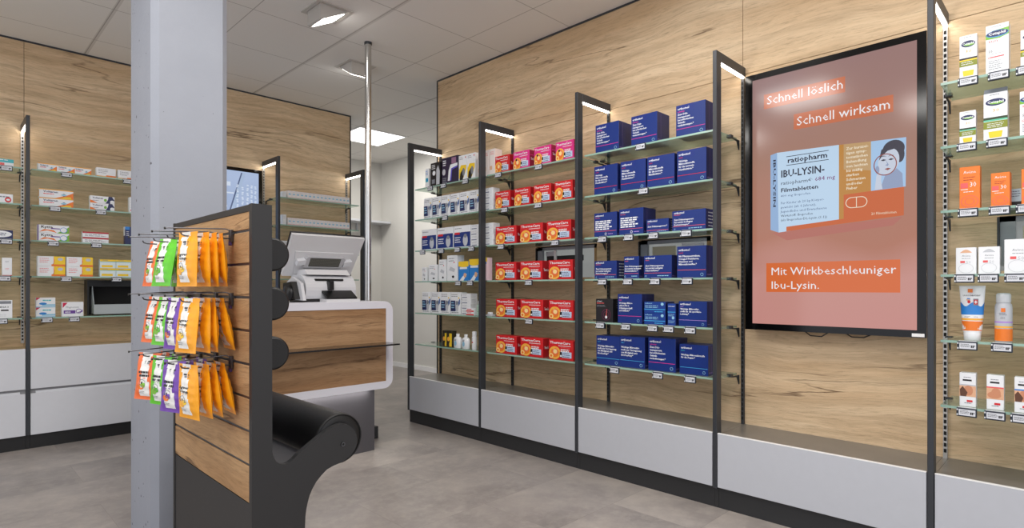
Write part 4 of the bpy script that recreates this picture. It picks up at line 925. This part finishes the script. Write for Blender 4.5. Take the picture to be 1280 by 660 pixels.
# local: x = depth into the wall, y falls to the right, z up from the lower edge of the picture
m=MB(); y0,y1,z0,z1=-.743,.038,-.032,1.282
m.ring([(y0,z0),(y1,z0),(y1,z1),(y0,z1)],[(-.708,0),(0,0),(0,1.252),(-.708,1.252)],0,0,.03,GLOSSB)
m.box(.03,y0+.004,z0+.004,.06,y1-.004,z1-.004,BLACK); m.box(.06,-.6,.2,.099,-.1,1.05,BLACK); m.build('frame',t)
m=MB(); m.box(-.002,-.735,-.028,0,-.690,-.014,EDGEW); m.build('sticker',t)
m=MB(); m.tube([(.04,-.24,-.03),(.03,-.27,-.05),(.03,-.32,-.052),(.04,-.35,-.03)],.003,BLACK); m.build('cable',t); m=MB(); m.tube([(.04,-.42,-.03),(.03,-.45,-.046),(.03,-.50,-.046),(.04,-.53,-.03)],.003,BLACK); m.build('cable',t)
BG_=screen_ramp('advert_background',[(0,(200,140,132)),(.18,(200,144,134)),(.33,(178,118,96)),(.62,(166,122,104)),(.85,(160,122,112)),(1,(152,120,118))],2,0,1.252)
m=MB(); m.box(.002,-.708,0,.006,0,1.252,BG_)
els=[]
def U(x): return x/.708
def Vv(z): return (z-.916)/1.252
def rr(x0,zb,x1,zt,mm): els.append(('r',U(x0),Vv(zb),U(x1),Vv(zt),mm))
def pp(pts,mm): els.append(('p',[(U(a),Vv(c)) for a,c in pts],mm))
def tt(s_,x,z,cap,mm,bold=False,x1=None): els.append(('t',s_,U(x),Vv(z),cap/1.252,mm,bold,(U(x1)-U(x)) if x1 else None))
BAN=E_('banner',(206,112,72)); BAN2=E_('banner_low',(224,110,52)); SW=E_('white',(248,246,250)); SBX=E_('box_white',(196,222,246)); SBK=E_('ink',(18,22,50)); SPU=E_('plum',(120,40,110)); SSI=E_('box_side',(150,182,222))
SGO=E_('ochre',(196,136,56)); SGL=E_('ochre_pale',(198,160,110)); SOR=E_('pack_orange',(208,100,44)); SHA=E_('soft_shade',(186,112,98)); SCR_=E_('cream',(246,232,206)); SIN=E_('ink_soft',(70,90,130))
rr(.058,2.009,.430,2.083,BAN); tt('Schnell löslich',.071,2.029,.045,SW,False,.420)
rr(.203,1.877,.621,1.953,BAN); tt('Schnell wirksam',.215,1.894,.046,SW,False,.608)
rr(.070,1.078,.647,1.224,BAN2); tt('Mit Wirkbeschleuniger',.092,1.163,.040,SW,False,.632); tt('Ibu-Lysin.',.092,1.094,.040,SW,False,.318)
pp([(.10,1.375),(.17,1.335),(.62,1.375),(.655,1.41),(.131,1.378)],SHA)
pp([(.091,1.392),(.131,1.376),(.123,1.777),(.091,1.769)],SSI); pp([(.131,1.376),(.404,1.402),(.404,1.768),(.123,1.777)],SBX)
pp([(.404,1.402),(.424,1.404),(.424,1.767),(.404,1.768)],SGO); pp([(.424,1.404),(.660,1.416),(.661,1.545),(.424,1.532)],SOR)
pp([(.424,1.532),(.535,1.537),(.535,1.761),(.424,1.767)],SGL); pp([(.424,1.532),(.535,1.537),(.535,1.63),(.424,1.65)],SGO)
pp([(.168,1.380),(.659,1.416),(.659,1.438),(.168,1.402)],SOR)
SKY=E_('photo_sky',(170,204,240)); FAC=E_('face_tone',(206,214,230)); HAI=E_('hair',(62,60,74)); RNG=E_('ring',(150,78,70)); SHD=E_('face_shade',(150,164,196))
pp([(.535,1.537),(.667,1.541),(.669,1.756),(.535,1.761)],SKY)
def ell(cx,cz,rx,rz,mm,rot=0): pp([(cx+rx*math.cos(a)*math.cos(rot)-rz*math.sin(a)*math.sin(rot),cz+rx*math.cos(a)*math.sin(rot)+rz*math.sin(a)*math.cos(rot)) for a in [2*PI*i/24 for i in range(24)]],mm)
pp([(.570,1.539),(.658,1.541),(.655,1.60),(.630,1.63),(.590,1.60)],SHD); ell(.622,1.712,.042,.040,HAI,.3); ell(.645,1.685,.018,.035,HAI)
ell(.603,1.660,.040,.058,FAC,-.2); pp([(.566,1.668),(.575,1.715),(.605,1.735),(.635,1.715),(.600,1.708),(.580,1.690)],HAI)
pp([(.550,1.54),(.556,1.60),(.568,1.63),(.578,1.625),(.574,1.58),(.580,1.54)],FAC); ell(.560,1.628,.008,.018,SHD)
for x_ in (.583,.612): pp([(x_-.010,1.668),(x_,1.673),(x_+.012,1.668),(x_,1.664)],HAI); pp([(x_-.012,1.682),(x_,1.689),(x_+.014,1.684),(x_,1.685)],HAI)
pp([(.592,1.668),(.598,1.650),(.590,1.644),(.600,1.640),(.604,1.646)],SHD); pp([(.588,1.628),(.600,1.632),(.612,1.628),(.600,1.621)],RNG)
els.append(('o',U(.590),Vv(1.648),.045/.708,.049/1.252,.09,RNG))
tt('ratiopharm',.173,1.718,.026,SBK,True,.354); rr(.168,1.748,.360,1.751,SBK); rr(.168,1.705,.360,1.708,SBK)
tt('IBU-LYSIN-',.141,1.650,.036,SBK,True,.342); tt('ratiopharm®',.141,1.612,.019,SBK,False,.290); tt('684 mg',.299,1.612,.021,SPU,False,.388)
tt('Filmtabletten',.141,1.576,.020,SBK,True,.314); tt('400 mg Ibuprofen',.141,1.552,.011,SIN,False,.279)
for i,l in enumerate(('Für Kinder ab 20 kg Körper-','gewicht (ab 6 Jahren),','Jugendliche und Erwachsene','Wirkstoff: Ibuprofen','(als Ibuprofen-DL-Lysin (1:1))')): tt(l,.141,1.516-i*.0212,.012,SIN if i<3 else SBK,False,(.340,.305,.352,.29,.353)[i])
for i,l in enumerate(('Zur kurzzei-','tigen symp-','tomatischen','Behandlung','von leichten','bis mäßig','starken','Schmerzen','und/oder','Fieber')): tt(l,.435,1.738-i*.0205,.013,SCR_,True)
n=24; pil=[(.432+.0255+.0255*math.cos(a),1.492+.025*math.sin(a)) for a in [PI/2+PI*i/n for i in range(n+1)]]+[(.521-.0255+.0255*math.cos(a),1.492+.025*math.sin(a)) for a in [-PI/2+PI*i/n for i in range(n+1)]]
pin=[(.4765+(a-.4765)*.93,1.492+(c_-1.492)*.88) for a,c_ in pil]
pp(pil,SCR_); pp(pin,SOR); rr(.4755,1.468,.4785,1.516,SCR_)
tt('20 Filmtabletten',.536,1.428,.012,SCR_,False,.633)
printing(m,(.002,0,0),(0,-1,0),(0,0,1),els,.708,1.252,.0001)
side=MB(); tv_,tf_,tw_=text_geo('IBU-LYSIN',True)
m.add([Vector((.0005,-.105-y_*.018,.53+.30*0+(-x_)*.15/tw_*1.6+.30)) for x_,y_ in tv_],tf_,SBK)
m.build('screen',t)
# ------------------------------------------------------------------ pale screen on the left wall behind the counter, reflections painted as glow
t=thing('wall_screen','screen with painted pale blue reflections in a black frame on the left wall','screen',(1.375,5.40,.89))
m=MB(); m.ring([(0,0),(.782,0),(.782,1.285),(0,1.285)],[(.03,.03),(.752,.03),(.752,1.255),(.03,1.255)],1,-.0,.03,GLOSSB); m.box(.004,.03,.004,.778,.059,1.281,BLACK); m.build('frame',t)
BL_=screen_ramp('painted_blue_reflection',[(0,(140,158,196)),(.5,(150,170,208)),(1,(176,194,226))],2,0,1.25,.9)
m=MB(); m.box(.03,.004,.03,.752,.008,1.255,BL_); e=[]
WS=E_('reflected_streak',(220,232,250)); DS=E_('reflected_streak_dark',(88,104,140)); MS=E_('reflected_streak_mid',(176,196,226))  # reflections of ceiling lights and shelves, painted as glowing streaks
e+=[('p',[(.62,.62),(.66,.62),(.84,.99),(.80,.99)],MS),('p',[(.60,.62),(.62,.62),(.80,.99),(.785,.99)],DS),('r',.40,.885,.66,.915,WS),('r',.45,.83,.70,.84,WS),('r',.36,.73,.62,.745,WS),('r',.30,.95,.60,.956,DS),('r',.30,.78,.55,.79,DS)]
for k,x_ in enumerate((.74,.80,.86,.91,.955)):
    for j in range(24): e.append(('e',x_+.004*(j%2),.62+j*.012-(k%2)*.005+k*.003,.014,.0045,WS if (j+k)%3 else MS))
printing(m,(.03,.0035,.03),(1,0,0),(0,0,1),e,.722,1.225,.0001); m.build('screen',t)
# ------------------------------------------------------------------ slatwall display with perching roll
t=thing('slatwall_display','anthracite display stand with oak slatwall and black padded rolls beside the column','display stand',(.679,1.77,0))
O_=(-.679,-1.77,0)
out=[(.6765,0),(.6765,1.352),(.737,1.352),(.7375,1.2),(.738,.63),(.7385,.5973),(.7425,.580),(.7500,.566),(.7592,.5575),(.7692,.553),(.7802,.551),(.7912,.5535),(.8050,.561),(.8204,.5745),(.8540,.5950),(.8902,.6170),(.9150,.6310),(.9379,.6400),(.9570,.6445),(.9726,.6448),(.9910,.6390),(1.0064,.6270),(1.0170,.6150),(1.0245,.5990),(1.0282,.5790),(1.0258,.5630),(1.0194,.5490),(1.0090,.5370),(.9977,.5285),(.9726,.5165),(.9560,.5140),(.939,.5110),(.9170,.5040),(.8985,.4900),(.8810,.4730),(.867,.4531),(.8574,.4335),(.8514,.4135),(.8465,.3920),(.8436,.3700),(.8423,.3343),(.843,.22),(.848,.12),(.862,.05),(.885,0)]
pl=[(x-.679,z) for x,z in out]
for yy,nm in ((0,'near'),(.772,'far')):
    m=MB(); m.prism(pl,1,yy,yy+.020,DARKP); o=m.build('end_panel',t)
m=MB(); m.box(-.0015,.0202,1.330,.056,.7718,1.351,DARKP,.001); m.build('top_cap',t)
m=MB(); m.box(.012,.0202,.03,.020,.7718,1.330,DARKP); m.box(0,.0202,.0,.012,.7718,.447,DARKP); m.build('back_board',t)
zs=[1.330,1.274,1.172,1.070,.969,.867,.766,.665,.563,.449]
for i in range(9):
    m=MB(); m.box(0,.0202,zs[i+1]+(.004 if i<8 else 0),.010,.7718,zs[i]-(.004 if i else 0),W_D,.0012); m.build('slat',t)
for z in zs[1:-1]:
    m=MB(); m.box(.0035,.0202,z-.0042,.0115,.7718,z+.0042,mat('groove_insert',(96,98,104),.3,.7)); m.build('groove_profile',t)
for z in (1.203,1.050,.8955):
    m=MB(); m.lathe((.0715,0,z),[(.046,.0225),(.0515,.026),(.0525,.032),(.0525,.760),(.0515,.766),(.046,.770)],LEATHER,n=40,axis=1); o=m.build('backrest_roll',t)
m=MB(); m.lathe((.296,0,.590),[(.060,.0225),(.079,.024),(.0835,.030),(.0842,.038),(.0842,.756),(.0825,.765),(.076,.7705)],LEATHER,n=56,axis=1); r_=m.build('seat_roll',t)
m=MB(); m.tube([(.296+.0805*math.cos(a),.0245,.590+.0805*math.sin(a)) for a in [2*PI*i/48 for i in range(49)]],.0028,ROLLEND,6); m.build('piping',r_)
m=MB(); m.cyl((.2945,-.003,.5765),(.2945,0,.5765),.0075,BLACK,20); m.ring([(.2945+.0068*math.cos(2*PI*i/16),.5765+.0068*math.sin(2*PI*i/16)) for i in range(16)],[(.2945+.0048*math.cos(2*PI*i/16),.5765+.0048*math.sin(2*PI*i/16)) for i in range(16)],1,-.0045,-.003,mat('screw_rim',(110,112,116),.3,.8)); m.build('screw',t)
m=MB(); m.box(.021,.0202,.525,.21,.7718,.545,mat('seat_board',(78,78,82),.4)); m.build('seat_board',t)
# hooks
PY=[1.93,2.07,2.23,2.37]; PZ=[1.255,1.055,.855]
hook0=None
for r,z in enumerate(PZ):
    for k,y in enumerate(PY):
        lab='double wire display hook, %s from the near end on the %s row'%(ORD[k],('top','middle','bottom')[r])
        if hook0 is None:
            h=bpy.data.objects.new('display_hook',None); COL.objects.link(h); h.empty_display_size=.03
            m=MB(); m.tube([(-.008,0,0),(-.135,0,.001),(-.146,0,.004),(-.150,0,.011)],.0022,CHROME); m.build('prong',h)
            m=MB(); m.tube([(-.008,0,.026),(-.02,.004,.030),(-.030,.006,.030),(-.186,.006,.0225),(-.190,.006,.020)],.0019,CHROME); m.cyl((-.192,.006,.021),(-.188,.006,.021),.0036,BLACK,10); m.build('tag_arm',h)
            m=MB(); m.box(-.010,-.010,-.012,-.0015,.010,.028,CHROME,.001); m.box(-.005,-.014,.014,.003,.014,.0175,CHROME); m.box(-.012,-.006,-.022,-.004,.006,-.010,M_('plum_clip',(60,40,90)),.001); m.build('clip',h)
            hook0=h
        else: h=dup(hook0,(0,0,0))
        h.location=(.679,y,z); tag(h,lab,'hook','wire hooks on the slatwall display')
# --- hanging sachets
FOIL={}
def foil(n,c):
    m=mat('foil_'+n,c,.36,spec=.5,bump=.5,bscale=70); return m
FO={'orange':foil('orange',(246,166,24)),'green':foil('green',(96,196,40)),'purple':foil('purple',(112,66,168)),'red':foil('carrot',(236,110,50))}
FWH=foil('white',(236,236,232))
BW,BH,BT=.116,.165,.0145
def bag_y(u,v,seed=0):
    a=max(0,1-abs(u)**2.4)
    p=math.sin(PI*min(1,max(0,(v-.05)/.87)))**.75 if .05<v<.92 else 0
    p*=1.15-.45*v
    return BT*a**.65*p
def bag_x(u,v):
    pin=1-.10*math.exp(-((v-.93)/.10)**2)-.05*math.sin(PI*v)
    return u*BW/2*pin
def make_bag(kind,w1,w2,seed):
    rr_=random.Random(seed); nu,nv=16,26
    m=MB(); C=FO[kind]
    def wr(u,v,s): return .0021*math.sin(9*u+17*v+s+seed)*math.sin(23*v-7*u+s)*(1 if .04<v<.95 else .2)
    for side in (-1,1):
        vs=[]
        for j in range(nv+1):
            v=j/nv
            for i in range(nu+1):
                u=-1+2*i/nu
                y=side*bag_y(u,v)+ (wr(u,v,side)*(1-abs(u)**3))+side*.0003
                vs.append((bag_x(u,v),y,.014-BH*(1-v)))
        fsC=[];fsW=[]
        for j in range(nv):
            for i in range(nu):
                u=-1+2*(i+.5)/nu; v=(j+.5)/nv
                k=j*(nu+1)+i; q=(k,k+1,k+nu+2,k+nu+1)
                if side<0:
                    edge_l=-.62+.22*math.sin(PI*v*1.1); edge_r=.30+.12*math.cos(PI*v*1.2)
                    white=edge_l<u<edge_r and v>.06
                    white=white or abs(u)>.965
                else: white=abs(u)>.965
                (fsW if white else fsC).append(q if side<0 else q[::-1])
        m.add(vs,fsC,C,None,True); m.add(vs,fsW,FWH,None,True)
    # print on the front sheet, laid onto the curved surface
    f=MB(); el=[('r',.40,.76,.60,.79,PG),('r',.38,.80,.62,.83,PBK),*([('t',w1,.20,.56,.055,PBK,True,.48),('t',w2,.24,.49,.055,PBK,True,.46)] if w1 else [('l',.22,.56,.70,1,.07,.045,PBK),('l',.26,.49,.72,1,.07,.045,PBK)]),('r',.24,.455,.56,.47,C),('o',.40,.36,.13,.075,.12,PG),('e',.34,.27,.12,.06,{'orange':PGD,'green':PGR,'purple':POR,'red':POR}[kind]),('e',.46,.31,.09,.05,{'orange':PYE,'green':FO['green'],'purple':FO['purple'],'red':PGR}[kind]),('e',.40,.36,.03,.025,PBK),('l',.26,.17,.54,2,.03,.010,PG)]
    printing(f,(-BW/2,0,-BH+.014),(1,0,0),(0,0,1),el,BW,BH)
    for p in f.v:
        u=max(-.98,min(.98,p.x/(BW/2))); v=(p.z-.014)/BH+1
        p.y-=bag_y(u,v)-wr(u,v,-1)*(1-abs(u)**3)+.0006
    base=len(m.v)
    for p in f.v: m.v.append(p)
    for fc,mi_,sm in zip(f.f,f.m,f.sm):
        m.f.append([base+a for a in fc]); m.m.append(m.mi(f.mats[mi_])); m.sm.append(False)
    return m.build('sachet')
WORDS={'orange':('Ingwer','Orange'),'green':('',''),'purple':('',''),'red':('','')}
CL={'orange':'orange and white','green':'green and white','purple':'purple and white','red':'red-orange and white'}
protos={k:make_bag(k,*WORDS[k],i) for i,k in enumerate(WORDS)}; bu=set()
BAGS=[ # row, kind, hook, x of hang hole, tilt about the width axis, twist
 (0,'orange',0,.550,-.03,.20),(0,'orange',0,.587,.02,.10),(0,'orange',0,.612,.03,.03),(0,'orange',0,.636,.08,-.08),
 (0,'purple',1,.600,.03,0),(0,'purple',1,.640,.05,0),(0,'green',2,.574,-.17,.25),(0,'green',2,.610,-.08,0),(0,'red',3,.575,-.16,.2),(0,'red',3,.61,-.1,0),
 (1,'orange',0,.555,-.10,.22),(1,'orange',0,.590,-.02,.12),(1,'orange',0,.613,.04,-.05),(1,'orange',0,.639,.20,-.05),
 (1,'purple',1,.556,-.08,.2),(1,'purple',1,.615,.02,0),(1,'green',2,.572,-.16,.25),(1,'green',2,.62,-.05,0),(1,'red',3,.573,-.16,.25),
 (2,'orange',0,.551,.02,.20),(2,'orange',0,.587,.06,.10),(2,'orange',0,.613,.12,.0),(2,'orange',0,.640,.20,-.03),
 (2,'purple',1,.551,-.06,.35),(2,'purple',1,.59,.0,0),(2,'purple',1,.63,.04,0),(2,'green',2,.556,-.05,.30),(2,'green',2,.60,0,0),(2,'red',3,.552,-.10,.45),(2,'red',3,.60,0,0)]
from collections import Counter
tot=Counter((b_[0],b_[1]) for b_ in BAGS); seen=Counter()
for r,k,hk,x,tl,tw in BAGS:
    o=protos[k] if k not in bu else protos[k].copy()
    if k in bu: COL.objects.link(o)
    bu.add(k); i=seen[(r,k)]; seen[(r,k)]+=1; n_=tot[(r,k)]
    pos='the only one' if n_==1 else ('frontmost' if i==0 else 'rearmost' if i==n_-1 else ORD[i]+' from the front')
    o.location=(x,PY[hk],PZ[r]-.001); o.rotation_euler=(tl,0,RW+tw)
    tag(o,'%s sachet hanging from the %s row of hooks, %s'%(CL[k],('top','middle','bottom')[r],pos),'sachet','sachets hanging on the display stand')
# ------------------------------------------------------------------ light
w=bpy.data.worlds.new('world'); S.world=w; w.use_nodes=True
bg=w.node_tree.nodes['Background']; bg.inputs[0].default_value=rgb(236,238,246); bg.inputs[1].default_value=1.45
def area(x,y,z,s,p,rot=(0,0,0),col=(1,.97,.93),sy=None):
    l=bpy.data.lights.new('area_light','AREA'); l.shape='RECTANGLE' if sy else 'SQUARE'; l.size=s
    if sy: l.size_y=sy
    l.energy=p; l.color=col
    o=bpy.data.objects.new('area_light',l); COL.objects.link(o); o.location=(x,y,z); o.rotation_euler=rot
for x,y in ((.5,.3),(1.78,.3),(1.78,1.6),(.3,1.9),(-.8,3.0),(-.8,1.0)): area(x,y,CZ-.02,.58,19)  # unseen ceiling panels, added overhead to light the room
area(3.678,6.05,CZ-.03,.58,22)
area(1.6,3.405,.417,.95,1.6,sy=.02)  # strip light under the counter front
# ------------------------------------------------------------------ camera
cam=bpy.data.cameras.new('camera'); co=bpy.data.objects.new('camera',cam); COL.objects.link(co)
cam.sensor_width=36; cam.lens=36*724.5/1280; cam.shift_x=0; cam.shift_y=(359.5-330)/1280
az=math.atan(722/724.5)
co.location=(0,0,1.1); co.rotation_euler=(PI/2,0,az-PI/2)
cam.clip_start=.05
S.camera=co
S.view_settings.view_transform='Standard'; S.view_settings.look='None'; S.view_settings.exposure=0.0; S.view_settings.gamma=1.0
try: S.view_settings.use_curve_mapping=False
except Exception: pass
S.cycles.max_bounces=8; S.cycles.transparent_max_bounces=12
